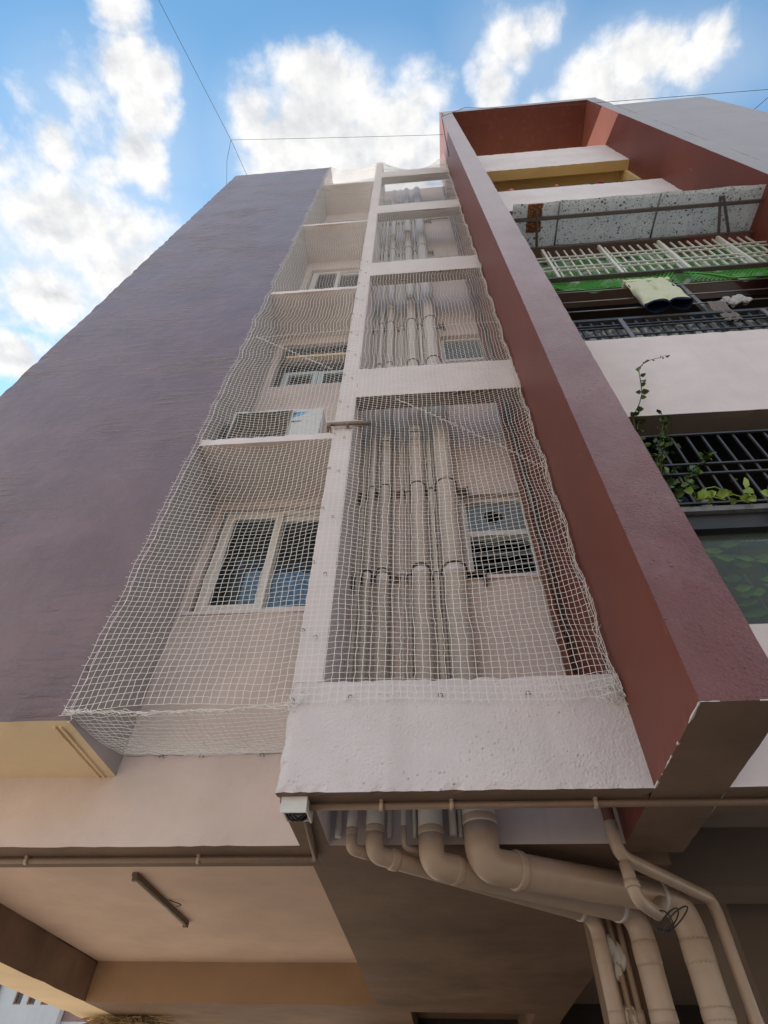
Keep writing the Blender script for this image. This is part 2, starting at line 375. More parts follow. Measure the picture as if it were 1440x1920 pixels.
MT['thatch'] = simple('dry_straw', (0.42, 0.30, 0.17), rough=0.9, var=0.3, scale=30)
MT['rust'] = simple('crumbled_rust_foam', (0.30, 0.125, 0.045), rough=0.9, var=0.6, scale=30, bump=1.0)
MT['far_white'] = plaster('far_white_wall', (0.74, 0.74, 0.74), mott=0.05, gstr=0.1, streak=0.1)
MT['far_pink'] = plaster('far_pink_wall', (0.50, 0.32, 0.28), mott=0.05, gstr=0.1)
MT['blocker_wall'] = plaster('ochre_blocker_wall', (0.33, 0.24, 0.165), mott=0.06, gstr=0.1)  # wall of the added house that blocks low sky light
MT['far_red'] = plaster('far_red_wall', (0.36, 0.15, 0.12), mott=0.05, gstr=0.1)

def awning_mat():
    m, nt, b = newmat('speckled_weathered_sheet')
    N = nt.nodes.new; L = nt.links.new
    geo = N('ShaderNodeNewGeometry'); P = geo.outputs['Position']
    def spots(scale, thr, rndmin, seed):
        mp = N('ShaderNodeMapping'); mp.inputs['Location'].default_value = (seed, seed * .7, 0); L(P, mp.inputs[0])
        dn = N('ShaderNodeTexNoise'); dn.inputs['Scale'].default_value = scale * 1.6; L(mp.outputs[0], dn.inputs['Vector'])
        sc = N('ShaderNodeVectorMath'); sc.operation = 'SCALE'; L(dn.outputs['Color'], sc.inputs[0]); sc.inputs[3].default_value = 0.5 / scale
        ad = N('ShaderNodeVectorMath'); ad.operation = 'ADD'; L(mp.outputs[0], ad.inputs[0]); L(sc.outputs[0], ad.inputs[1])
        v = N('ShaderNodeTexVoronoi'); v.inputs['Scale'].default_value = scale; L(ad.outputs[0], v.inputs['Vector'])
        sp = N('ShaderNodeSeparateColor'); L(v.outputs['Color'], sp.inputs[0])
        th = N('ShaderNodeMapRange'); L(sp.outputs[0], th.inputs[0]); th.inputs[1].default_value = rndmin; th.inputs[2].default_value = 1.0; th.inputs[3].default_value = 0; th.inputs[4].default_value = thr
        lt = N('ShaderNodeMath'); lt.operation = 'LESS_THAN'; L(v.outputs['Distance'], lt.inputs[0]); L(th.outputs[0], lt.inputs[1])
        return lt.outputs[0]
    s1 = spots(26, 0.38, 0.5, 1.3); s2 = spots(60, 0.45, 0.35, 5.1); s3 = spots(13, 0.17, 0.55, 9.3)
    mx = N('ShaderNodeMath'); mx.operation = 'MAXIMUM'; L(s1, mx.inputs[0]); L(s2, mx.inputs[1])
    my = N('ShaderNodeMath'); my.operation = 'MAXIMUM'; L(mx.outputs[0], my.inputs[0]); L(s3, my.inputs[1])
    n = N('ShaderNodeTexNoise'); n.inputs['Scale'].default_value = 5; n.inputs['Detail'].default_value = 6; L(P, n.inputs['Vector'])
    cr = N('ShaderNodeMix'); cr.data_type = 'RGBA'; L(n.outputs['Fac'], cr.inputs[0]); cr.inputs[6].default_value = (0.80, 0.78, 0.73, 1); cr.inputs[7].default_value = (0.93, 0.90, 0.85, 1)
    md = N('ShaderNodeMath'); md.operation = 'MULTIPLY'; L(my.outputs[0], md.inputs[0]); md.inputs[1].default_value = 0.80
    c2 = N('ShaderNodeMix'); c2.data_type = 'RGBA'; L(md.outputs[0], c2.inputs[0]); L(cr.outputs[2], c2.inputs[6]); c2.inputs[7].default_value = (0.06, 0.055, 0.06, 1)
    L(c2.outputs[2], b.inputs['Base Color'])
    b.inputs['Roughness'].default_value = 0.5
    tr = N('ShaderNodeBsdfTranslucent'); L(c2.outputs[2], tr.inputs[0])
    ms = N('ShaderNodeMixShader'); ms.inputs[0].default_value = 0.7
    L(b.outputs[0], ms.inputs[1]); L(tr.outputs[0], ms.inputs[2])
    L(ms.outputs[0], nt.nodes['Material Output'].inputs[0])
    return m
MT['awning'] = awning_mat()

def mottled(name, c1, c2, scale, thr=0.5):
    m, nt, b = newmat(name)
    N = nt.nodes.new; L = nt.links.new
    geo = N('ShaderNodeNewGeometry')
    n = N('ShaderNodeTexNoise'); n.inputs['Scale'].default_value = scale; n.inputs['Detail'].default_value = 5; L(geo.outputs['Position'], n.inputs['Vector'])
    r = N('ShaderNodeMapRange'); L(n.outputs['Fac'], r.inputs[0]); r.inputs[1].default_value = thr - .06; r.inputs[2].default_value = thr + .06
    x = N('ShaderNodeMix'); x.data_type = 'RGBA'; L(r.outputs[0], x.inputs[0]); x.inputs[6].default_value = (*c1, 1); x.inputs[7].default_value = (*c2, 1)
    L(x.outputs[2], b.inputs['Base Color']); b.inputs['Roughness'].default_value = 0.5
    return m
MT['reflection_sheet'] = mottled('painted_glass_reflection', (0.10, 0.13, 0.11), (0.55, 0.58, 0.57), 12, 0.50)  # mottling paints the reflection in the dark glass railing
MT['green_sheet'] = mottled('torn_green_shade_cloth', (0.07, 0.22, 0.05), (0.40, 0.50, 0.38), 7, 0.57)
MT['curtain'] = mottled('blue_patterned_curtain', (0.16, 0.36, 0.62), (0.36, 0.56, 0.78), 26, 0.5)

# ------------------------------------------------------------------ mesh helpers
def world_loc(o):
    v = Vector((0, 0, 0))
    while o is not None:
        v += o.location
        o = o.parent
    return v

class MB:
    def __init__(s):
        s.v = []; s.f = []; s.m = []; s.sm = []; s.key = {}
    def vert(s, p):
        k = (round(p[0], 5), round(p[1], 5), round(p[2], 5))
        i = s.key.get(k)
        if i is None:
            i = len(s.v); s.v.append((float(p[0]), float(p[1]), float(p[2]))); s.key[k] = i
        return i
    def face(s, pts, mi=0, sm=False):
        ids = [s.vert(p) for p in pts]
        if len(set(ids)) < 3:
            return
        s.f.append(ids); s.m.append(mi); s.sm.append(sm)
    def box(s, x0, x1, y0, y1, z0, z1, mi=0, fm=None):
        fm = fm or {}
        A = [(x0, y0, z0), (x1, y0, z0), (x1, y1, z0), (x0, y1, z0), (x0, y0, z1), (x1, y0, z1), (x1, y1, z1), (x0, y1, z1)]
        base = len(s.v)
        s.v += [tuple(map(float, a)) for a in A]
        for k, q in {'-z': (3, 2, 1, 0), '+z': (4, 5, 6, 7), '-y': (0, 1, 5, 4), '+x': (1, 2, 6, 5), '+y': (2, 3, 7, 6), '-x': (3, 0, 4, 7)}.items():
            s.f.append([base + i for i in q]); s.m.append(fm.get(k, mi)); s.sm.append(False)
    def rough_box(s, x0, x1, y0, y1, z0, z1, step=0.06, amp=0.003, mi=0, fm=None, seed=1):
        fm = fm or {}
        rr = random.Random(seed)
        def lin(a, b):
            n = max(1, min(260, int(round((b - a) / step))))
            return [a + (b - a) * i / n for i in range(n + 1)]
        X, Y, Z = lin(x0, x1), lin(y0, y1), lin(z0, z1)
        cache = {}
        def P(x, y, z):
            k = (round(x, 5), round(y, 5), round(z, 5))
            if k in cache:
                return cache[k]
            ex, ey, ez = x in (x0, x1), y in (y0, y1), z in (z0, z1)
            p = [x, y, z]
            if ex + ey + ez == 2 and y != y1:
                a = amp * (rr.random() ** 2.5) * 2
                if ex: p[0] += a if x == x0 else -a
                if ey: p[1] += a if y == y0 else -a
                if ez: p[2] += a if z == z0 else -a
            i = len(s.v); s.v.append(tuple(p)); cache[k] = i
            return i
        def grid(A, B, fn, mi, flip):
            for i in range(len(A) - 1):
                for j in range(len(B) - 1):
                    q = [fn(A[i], B[j]), fn(A[i + 1], B[j]), fn(A[i + 1], B[j + 1]), fn(A[i], B[j + 1])]
                    s.f.append(q[::-1] if flip else q); s.m.append(mi); s.sm.append(False)
        grid(X, Z, lambda a, b: P(a, y0, b), fm.get('-y', mi), False)
        grid(X, Z, lambda a, b: P(a, y1, b), fm.get('+y', mi), True)
        grid(Y, Z, lambda a, b: P(x1, a, b), fm.get('+x', mi), False)
        grid(Y, Z, lambda a, b: P(x0, a, b), fm.get('-x', mi), True)
        grid(X, Y, lambda a, b: P(a, b, z1), fm.get('+z', mi), False)
        grid(X, Y, lambda a, b: P(a, b, z0), fm.get('-z', mi), True)
    def wall(s, x0, x1, y0, y1, z0, z1, holes, mi=0, fm=None, reveal=None):
        fm = fm or {}
        xs = sorted({x0, x1, *[h[0] for h in holes], *[h[1] for h in holes]})
        zs = sorted({z0, z1, *[h[2] for h in holes], *[h[3] for h in holes]})
        def solid(i, j):
            if i < 0 or j < 0 or i >= len(xs) - 1 or j >= len(zs) - 1:
                return False
            cx, cz = (xs[i] + xs[i + 1]) / 2, (zs[j] + zs[j + 1]) / 2
            return not any(h[0] < cx < h[1] and h[2] < cz < h[3] for h in holes)
        for i in range(len(xs) - 1):
            for j in range(len(zs) - 1):
                if not solid(i, j):
                    continue
                a, b, c, d = xs[i], xs[i + 1], zs[j], zs[j + 1]
                s.face([(a, y0, c), (b, y0, c), (b, y0, d), (a, y0, d)], fm.get('-y', mi))
                s.face([(b, y1, c), (a, y1, c), (a, y1, d), (b, y1, d)], fm.get('+y', mi))
                rv = mi if reveal is None else reveal
                if not solid(i - 1, j): s.face([(a, y1, c), (a, y0, c), (a, y0, d), (a, y1, d)], rv if i > 0 else fm.get('-x', mi))
                if not solid(i + 1, j): s.face([(b, y0, c), (b, y1, c), (b, y1, d), (b, y0, d)], rv if i < len(xs) - 2 else fm.get('+x', mi))
                if not solid(i, j - 1): s.face([(a, y1, c), (b, y1, c), (b, y0, c), (a, y0, c)], rv if j > 0 else fm.get('-z', mi))
                if not solid(i, j + 1): s.face([(a, y0, d), (b, y0, d), (b, y1, d), (a, y1, d)], rv if j < len(zs) - 2 else fm.get('+z', mi))
    def tube(s, pts, r, n=10, mi=0, cap=True, smooth=True):
        pts = [Vector(p) for p in pts]
        rs = r if isinstance(r, (list, tuple)) else [r] * len(pts)
        t0 = (pts[1] - pts[0]).normalized()
        up = Vector((0, 0, 1)) if abs(t0.z) < 0.9 else Vector((0, 1, 0))
        nrm = (up - t0 * up.dot(t0)).normalized()
        rings = []
        for i, p in enumerate(pts):
            if i == 0: t = (pts[1] - pts[0])
            elif i == len(pts) - 1: t = (pts[-1] - pts[-2])
            else: t = (pts[i + 1] - pts[i]).normalized() + (pts[i] - pts[i - 1]).normalized()
            t = t.normalized()
            nrm = (nrm - t * nrm.dot(t))
            nrm = nrm.normalized() if nrm.length > 1e-6 else t.orthogonal().normalized()
            bn = t.cross(nrm)
            ring = []
            for k in range(n):
                a = 2 * math.pi * k / n
                q = p + (nrm * math.cos(a) + bn * math.sin(a)) * rs[i]
                ring.append(len(s.v)); s.v.append(tuple(q))
            rings.append(ring)
        for i in range(len(rings) - 1):
            for k in range(n):
                s.f.append([rings[i][k], rings[i][(k + 1) % n], rings[i + 1][(k + 1) % n], rings[i + 1][k]]); s.m.append(mi); s.sm.append(smooth)
        if cap:
            s.f.append(rings[0][::-1]); s.m.append(mi); s.sm.append(False)
            s.f.append(rings[-1]); s.m.append(mi); s.sm.append(False)
    def build(s, name, mats, parent=None, **props):
        if not isinstance(mats, (list, tuple)):
            mats = [mats]
        me = bpy.data.meshes.new(name)
        off = world_loc(parent) if parent is not None else Vector((0, 0, 0))
        vs = [(a - off.x, b - off.y, c - off.z) for a, b, c in s.v] if off.length > 0 else s.v
        me.from_pydata(vs, [], s.f)
        for m in mats:
            me.materials.append(m)
        me.polygons.foreach_set('material_index', s.m)
        me.polygons.foreach_set('use_smooth', s.sm)
        me.update()
        o = bpy.data.objects.new(name, me)
        COL.objects.link(o)
        if parent is not None:
            o.parent = parent
        for k, v in props.items():
            o[k] = v
        return o

def fillet(pts, r, n=7):
    """polyline with its inner corners rounded to radius r"""
    P = [Vector(p) for p in pts]
    out = [P[0]]
    for i in range(1, len(P) - 1):
        a, b = (P[i - 1] - P[i]), (P[i + 1] - P[i])
        la, lb = a.length, b.length
        a.normalize(); b.normalize()
        ang = a.angle(b)
        d = min(r / math.tan(ang / 2), la * .49, lb * .49)
        p0, p1 = P[i] + a * d, P[i] + b * d
        for k in range(n + 1):
            t = k / n
            out.append(p0 * (1 - t) ** 2 + P[i] * 2 * t * (1 - t) + p1 * t ** 2)
    out.append(P[-1])
    return out

def empty(name, loc, label, cat, group=None):
    o = bpy.data.objects.new(name, None)
    COL.objects.link(o)
    o.location = loc
    o.empty_display_size = 0.2
    o['label'] = label; o['category'] = cat
    if group: o['group'] = group
    return o

def tag(o, label, cat, group=None):
    o['label'] = label; o['category'] = cat
    if group: o['group'] = group
    return o

def dup_tree(o, parent=None):
    c = o.copy(); COL.objects.link(c)
    if parent is not None:
        c.parent = parent
    for ch in list(o.children):
        dup_tree(ch, c)
    return c

def part_box(name, mats, parent, *dims, **kw):
    b = MB(); b.box(*dims, **{k: v for k, v in kw.items() if k in ('mi', 'fm')})
    return b.build(name, mats, parent)

# ------------------------------------------------------------------ ground
g = MB()
g.face([(-400, -400, 0), (400, -400, 0), (400, 400, 0), (-400, 400, 0)])
go = g.build('ground', MT['ground'])
go['kind'] = 'structure'

# ------------------------------------------------------------------ the apartment building
YF = 2.32       # plane of spandrels, ledges, left block
YB = 2.888      # back wall of recess and shaft
B = empty('apartment_building', (0, 4, 0), 'tall apartment block with lilac projecting wall, netted white shaft and red brown fin', 'building')

LM = [MT['lilac'], MT['side'], MT['tan'], MT['soffit']]
b = MB()
b.rough_box(-3.86, -1.68, YF, 2.65, 2.88, 16.17, step=0.10, amp=0.004, fm={'-y': 0, '+x': 1, '-z': 2, '-x': 0, '+y': 1, '+z': 0}, seed=3)
b.box(-3.86, -1.68, 2.65, YB, 2.88, 14.5, fm={'+x': 1, '-z': 2, '-x': 0, '+y': 1, '+z': 1})
b.build('projecting_wall', LM, B, label='lilac painted wall slab hanging at the left of the net')
b = MB()
b.box(-1.775, -1.765, YF + .05, YB, 2.872, 2.8805); b.box(-1.745, -1.735, YF + .05, YB, 2.872, 2.8805)
b.build('drip_strip', MT['tan'], B)

# back wall of the recess with its windows
WR = [(-1.62, -.66, 3.975, 5.04), (-1.61, -.66, 7.10, 8.14), (-1.59, -.66, 9.98, 10.94), (-1.60, -.66, 12.98, 13.86)]
b = MB()
b.wall(-3.86, -.58, YB, 3.16, 2.99, 14.42, WR, mi=0)
b.build('recess_wall', [MT['recess'], MT['soffit']], B)
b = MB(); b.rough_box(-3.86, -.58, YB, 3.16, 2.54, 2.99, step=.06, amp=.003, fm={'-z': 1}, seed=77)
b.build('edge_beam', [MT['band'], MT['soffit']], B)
WS = [(.295, .815, 4.20 + 3.03 * k, 5.08 + 3.03 * k) for k in range(4)]
b = MB()
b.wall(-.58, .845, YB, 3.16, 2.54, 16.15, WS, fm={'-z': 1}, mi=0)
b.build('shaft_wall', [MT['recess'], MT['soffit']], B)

# thin wall between recess and shaft
b = MB()
b.box(-.65, -.51, YF, YB, 3.05, 16.13)
b.box(-.65, -.51, YF + .16, YB, 2.54, 3.05, fm={'-z': 1})
b.build('dividing_wall', [MT['white'], MT['soffit']], B)

BEAMS = [(2.54, 3.05), (5.735, 6.24), (8.726, 9.213), (11.74, 12.24), (14.56, 15.10)]
for i, (z0, z1) in enumerate(BEAMS):
    b = MB()
    b.rough_box(-.65 if i == 0 else -.51, .845, YF, YF + (.16 if i == 0 else .13), z0, z1, step=0.035, amp=0.0045 if i == 0 else 0.002,
                fm={'-z': 1}, seed=20 + i)
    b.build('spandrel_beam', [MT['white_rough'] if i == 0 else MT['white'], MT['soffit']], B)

for i, (z0, z1) in enumerate([(5.135, 5.215), (8.325, 8.40), (11.315, 11.385), (14.42, 14.50)]):
    b = MB()
    b.rough_box(-1.68, -.65, YF if i < 3 else YF + .03, YB, z0, z1, step=0.05, amp=0.003, fm={'-z': 1}, seed=40 + i)
    b.build('ac_ledge', [MT['white'] if i < 3 else MT['recess'], MT['recess']], B)

# tall fin with its frame
b = MB()
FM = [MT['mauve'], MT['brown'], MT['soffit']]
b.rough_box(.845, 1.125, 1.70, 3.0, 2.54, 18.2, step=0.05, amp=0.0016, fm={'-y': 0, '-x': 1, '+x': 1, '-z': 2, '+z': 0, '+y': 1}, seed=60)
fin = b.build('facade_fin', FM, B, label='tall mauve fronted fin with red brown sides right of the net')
rc = random.Random(4)
b = MB()
def chip_line(p, d, n, nrm1, nrm2, L_):
    """irregular pale sliver along an edge: p start, d direction, on the two faces meeting there"""
    p = Vector(p); d = Vector(d); t = 0.0; w = .002; on = True
    while t < L_:
        st = rc.uniform(.004, .012); w2 = max(.0004, min(.006, w + rc.gauss(0, .0014)))
        if rc.random() < .06: on = not on
        if on:
            for nr, off in ((Vector(nrm1), Vector(nrm2)), (Vector(nrm2), Vector(nrm1))):
                a0 = p + d * t - off * .0014; a1 = p + d * (t + st) - off * .0014
                b.face([a0 - nr * .0014, a1 - nr * .0014, a1 + nr * w2, a0 + nr * w])
        w = w2; t += st
chip_line((.845, 1.70, 2.54), (0, 1, 0), 0, (0, 0, 1), (1, 0, 0), .62)
chip_line((.845, 1.70, 2.54), (1, 0, 0), 0, (0, 0, .5), (0, .5, 0), .27)
b.build('chipped_edge', MT['pipe'], fin, kind='stuff')
b = MB()
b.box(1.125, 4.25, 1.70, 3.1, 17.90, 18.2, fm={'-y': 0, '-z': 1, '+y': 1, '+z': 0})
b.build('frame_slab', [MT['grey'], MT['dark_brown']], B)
RM = [MT['grey'], MT['brown'], MT['soffit'], MT['yellow']]
b = MB()
b.rough_box(4.25, 4.52, 1.70, 2.95, 2.54, 18.2, step=0.15, amp=0.003, fm={'-y': 0, '-x': 1, '+x': 0, '-z': 2, '+z': 0, '+y': 1}, seed=61)
b.box(4.52, 6.33, 1.70, 2.95, 2.54, 16.6, fm={'-y': 0, '+x': 0, '-z': 2, '+z': 0, '+y': 0})
b.build('end_wall', RM, B, label='broad grey wall with red brown inner side at the far right')

# balcony bay
for (z0, z1, fm) in [(2.54, 3.29, {'-z': 1}), (5.20, 6.512, {'-z': 3}), (11.2, 12.50, {'-z': 1}), (14.25, 15.95, {'-z': 2})]:
    b = MB()
    b.rough_box(1.125, 4.25, YF, YF + (.24 if z0 < 3 else .18), z0, z1, step=0.06, amp=0.003, fm=fm, seed=int(z0 * 10))
    b.build('balcony_parapet', [MT['white'], MT['soffit'], MT['yellow'], MT['dim']], B)
for (z0, z1, mi) in [(2.90, 3.1, 0), (5.45, 5.6, 1), (8.2, 8.35, 1), (11.35, 11.5, 0), (14.5, 14.62, 2)]:
    y0 = YF + (.24 if z0 < 3 else .18)
    if 8 < z0 < 9: y0 = 2.75
    b = MB(); b.box(1.125, 4.25, y0, 5.2, z0, z1, mi=mi)
    b.build('balcony_slab', [MT['dim'], MT['dark'], MT['yellow']], B)
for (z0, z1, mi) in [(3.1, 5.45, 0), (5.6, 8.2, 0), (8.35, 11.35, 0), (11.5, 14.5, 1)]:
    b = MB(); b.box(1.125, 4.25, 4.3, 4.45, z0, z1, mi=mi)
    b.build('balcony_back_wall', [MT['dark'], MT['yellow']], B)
b = MB(); b.box(4.19, 4.25, YF + .18, 4.3, 11.5, 14.5)
b.build('balcony_side_wall', MT['yellow'], B)
b = MB(); b.box(4.25, 4.45, 2.95, 5.2, 2.9, 14.62)
b.build('balcony_side_wall', MT['dim'], B)

# slabs, hidden walls and rooms behind the windows
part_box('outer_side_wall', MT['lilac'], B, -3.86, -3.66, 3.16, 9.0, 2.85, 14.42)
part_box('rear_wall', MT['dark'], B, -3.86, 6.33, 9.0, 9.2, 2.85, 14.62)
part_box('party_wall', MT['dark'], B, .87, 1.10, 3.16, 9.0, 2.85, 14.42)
for z in (5.75, 8.75, 11.75):
    part_box('floor_slab', MT['dark'], B, -3.66, .87, 3.16, 9.0, z, z + .15)
part_box('roof_slab', MT['dim'], B, -3.86, 1.10, 3.16, 9.0, 14.42, 14.55)
part_box('roof_slab', MT['dim'], B, 1.125, 6.33, 5.2, 9.0, 14.42, 14.62)
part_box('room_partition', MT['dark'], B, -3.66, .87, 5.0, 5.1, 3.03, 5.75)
part_box('end_side_wall', MT['grey'], B, 6.13, 6.33, 2.95, 9.0, 2.54, 14.42)

# stilt floor ceiling and its beams
part_box('stilt_ceiling', MT['ceiling'], B, -3.42, -.63, 3.16, 6.8, 2.85, 3.03)
b = MB(); b.rough_box(-3.86, -3.42, 3.16, 9.0, 2.54, 2.85, step=0.2, amp=0.004, fm={'-z': 1, '+x': 2}, mi=0, seed=5)
b.build('ceiling_beam', [MT['lilac'], MT['tan'], MT['soffit']], B)
b = MB(); b.box(-3.42, -.63, 6.8, 9.0, 2.54, 2.85, mi=0, fm={'-z': 1})
b.build('ceiling_beam', [MT['beam_tan'], MT['soffit']], B)
b = MB()
b.box(-.63, 1.11, 3.16, 7.1, 2.54, 2.85, mi=0)
b.box(-.63, -.34, 7.1, 9.0, 2.54, 2.85, mi=0)
b.box(.83, 1.11, 7.1, 9.0, 2.54, 2.85, mi=0)
b.box(-.34, .83, 7.1, 9.0, 2.75, 2.85, mi=0)
b.build('lowered_ceiling', [MT['soffit']], B)
b = MB()
b.box(1.125, 4.25, 2.95, 3.15, 2.70, 2.9)
b.box(1.11, 6.13, 3.7, 4.0, 2.60, 2.9)
b.box(1.12, 6.13, 5.2, 9.0, 2.9, 3.0)
b.box(4.25, 6.13, 2.95, 5.2, 2.9, 3.0)
b.build('ceiling_beam', [MT['dim']], B)

# pillars under the building
for (x0, x1, y0, y1, m) in [(.80, .945, 3.56, 3.95, MT['soffit']), (1.78, 2.25, 4.35, 4.9, MT['dim']), (-3.86, -3.42, 8.3, 8.8, MT['tan']), (2.7, 3.2, 5.9, 6.5, MT['ceiling'])]:
    b = MB(); b.rough_box(x0, x1, y0, y1, 0.0, 2.54 if x0 < 1.0 else 2.9, step=0.1, amp=0.004, seed=int(x0 * 10 + 90))
    b.build('pillar', [m], B)
b = MB(); b.box(-.9, 6.3, 9.0, 9.2, 0, 2.849)
b.build('stilt_rear_wall', [MT['dark']], B)
b = MB(); b.box(1.1, 6.3, 7.2, 7.35, 0.0, 2.12); b.box(1.1, 6.3, 7.1, 7.45, 2.12, 2.18, mi=1)
b.build('yard_wall', [MT['dim'], MT['ceiling']], B)

# windows ------------------------------------------------------------
def frame_rect(mb, x0, x1, z0, z1, y0, y1, w, mi=0):
    mb.box(x0, x0 + w, y0, y1, z0, z1, mi=mi)
    mb.box(x1 - w, x1, y0, y1, z0, z1, mi=mi)
    mb.box(x0 + w, x1 - w, y0, y1, z0, z0 + w, mi=mi)
    mb.box(x0 + w, x1 - w, y0, y1, z1 - w, z1, mi=mi)

def pane(parent, x0, x1, z0, z1, y, m, th=0.005):
    b = MB(); b.box(x0, x1, y, y + th, z0, z1)
    return b.build('pane', m, parent)

for k, (x0, x1, z0, z1) in enumerate(WR):
    b = MB()
    fy = YB + .045
    if k == 1:
        frame_rect(b, x0 + .03, x1, z0, z1, fy, fy + .05, .03)
        w = b.build('window', MT['black'], B)
        b = MB(); b.box(x0 + .06, x1, fy - .005, fy + .055, z0 + .78, z0 + .83); b.build('transom', MT['tan'], w)
        b = MB()
        frame_rect(b, x0 + .12, -1.10, z0 + .01, z0 + .36, fy - .02, fy + .03, .06)
        frame_rect(b, -1.095, x1, z0 + .01, z0 + .36, fy - .012, fy + .03, .06)
        b.build('sash', MT['frame_blue'], w)
        pane(w, x0 + .18, -1.16, z0 + .07, z0 + .30, fy, MT['glass'])
        pane(w, -1.035, x1 - .06, z0 + .07, z0 + .30, fy, MT['glass'])
    else:
        frame_rect(b, x0 + .025, x1, z0, z1, fy, fy + .06, .035)
        w = b.build('window', MT['frame_white'], B)
        xm = -1.165
        for (a, c, yy) in ((x0 + .06, xm + .045, fy - .012), (xm - .005, x1 - .02, fy + .03)):
            b = MB(); frame_rect(b, a, c, z0 + .03, z1 - .04, yy, yy + .028, .055)
            s_ = b.build('sash', MT['frame_white'], w)
            pane(s_, a + .05, c - .05, z0 + .08, z1 - .09, yy + .012, MT['glass'])
        b = MB(); b.box(x0 - .02, x1, YB - .012, YB + .05, z0 - .028, z0 - .003)
        b.build('sill', MT['white'], w)
        if k == 0:
            b = MB()
            for (cx0, cx1, ct) in ((-1.33, -1.17, .47), (-1.12, -.68, .44)):
                n = int((cx1 - cx0) / .02)
                for i in range(n):
                    xa = cx0 + (cx1 - cx0) * i / n; xb = cx0 + (cx1 - cx0) * (i + 1) / n
                    ya = fy + .068 + .005 * math.sin(i * 1.1); yb_ = fy + .068 + .005 * math.sin((i + 1) * 1.1)
                    b.face([(xa, ya, z0 + .03), (xb, yb_, z0 + .03), (xb, yb_, z0 + ct + .01 * math.sin(i)), (xa, ya, z0 + ct + .01 * math.sin(i - 1))], 0, True)
            b.build('curtain', MT['curtain'], w, label='blue patterned curtain behind the lower half of the glass')

for k, (x0, x1, z0, z1) in enumerate(WS):
    fy = YB + .05
    b = MB(); frame_rect(b, x0 + .005, x1 - .005, z0, z1, fy, fy + .06, .04)
    zm = z0 + .45 if k != 1 else z0 + .30
    b.box(x0 + .045, x1 - .045, fy - .004, fy + .06, zm, zm + .05)
    w = b.build('ventilator_window', MT['frame_white'], B)
    b = MB(); b.box(x0 - .015, x1 + .01, YB - .02, YB + .05, z0 - .03, z0 - .003); b.build('sill', MT['white'], w)
    # upper pane, broken on the lowest one
    zt0, zt1 = zm + .05, z1 - .04
    xa, xb = x0 + .045, x1 - .045
    if k == 0:
        hx, hz = xa + .20, (zt0 + zt1) / 2 + .01
        ring = []
        n = 14
        for i in range(n):
            a = 2 * math.pi * i / n
            rr = .058 * (1 + .28 * math.sin(3.1 * i) + .12 * math.cos(5 * i))
            ring.append((hx + rr * 1.25 * math.cos(a), hz + rr * 1.1 * math.sin(a), a))
        b = MB()
        def outer(a):
            dx, dz = math.cos(a), math.sin(a)
            t = min([(xb - hx) / dx if dx > 1e-6 else 9, (xa - hx) / dx if dx < -1e-6 else 9, (zt1 - hz) / dz if dz > 1e-6 else 9, (zt0 - hz) / dz if dz < -1e-6 else 9])
            return (hx + dx * t, hz + dz * t)
        angs = sorted({r[2] for r in ring} | {math.atan2(zt1 - hz, xb - hx), math.atan2(zt1 - hz, xa - hx), math.atan2(zt0 - hz, xb - hx) % (2 * math.pi), math.atan2(zt0 - hz, xa - hx) % (2 * math.pi)})
        def inner(a):
            i = int(a / (2 * math.pi) * n) % n; f = a / (2 * math.pi) * n - int(a / (2 * math.pi) * n)
            p, q = ring[i], ring[(i + 1) % n]
            return (p[0] + (q[0] - p[0]) * f, p[1] + (q[1] - p[1]) * f)
        for i in range(len(angs)):
            a0, a1 = angs[i], angs[(i + 1) % len(angs)]
            i0, i1, o0, o1 = inner(a0), inner(a1), outer(a0), outer(a1)
            for yy, fl in ((fy + .02, False), (fy + .025, True)):
                q = [(i0[0], yy, i0[1]), (o0[0], yy, o0[1]), (o1[0], yy, o1[1]), (i1[0], yy, i1[1])]
                b.face(q[::-1] if not fl else q)
            b.face([(i0[0], fy + .02, i0[1]), (i1[0], fy + .02, i1[1]), (i1[0], fy + .025, i1[1]), (i0[0], fy + .025, i0[1])])
        b.build('pane', MT['frosted'], w, label='frosted pane with a jagged hole in it')
    else:
        pane(w, xa, xb, zt0, zt1, fy + .02, MT['frosted'])
    # glass louvres
    z_lo, z_hi = z0 + .04, zm
    n = 4
    hgt = (z_hi - z_lo) / n
    for i in range(n):
        zc_ = z_lo + hgt * (i + .5) - .005
        b = MB()
        dz, dy = hgt * .52, .030 + .01 * (i % 2)
        A = [(xa, fy + .03 - dy, zc_ - dz), (xb, fy + .03 - dy, zc_ - dz), (xb, fy + .03 + dy, zc_ + dz), (xa, fy + .03 + dy, zc_ + dz)]
        b.face(A); b.face([(p[0], p[1] + .006, p[2]) for p in A][::-1])
        for q in range(4):
            p0, p1 = A[q], A[(q + 1) % 4]
            b.face([p1, p0, (p0[0], p0[1] + .006, p0[2]), (p1[0], p1[1] + .006, p1[2])])
        b.build('louvre', MT['frosted'], w)

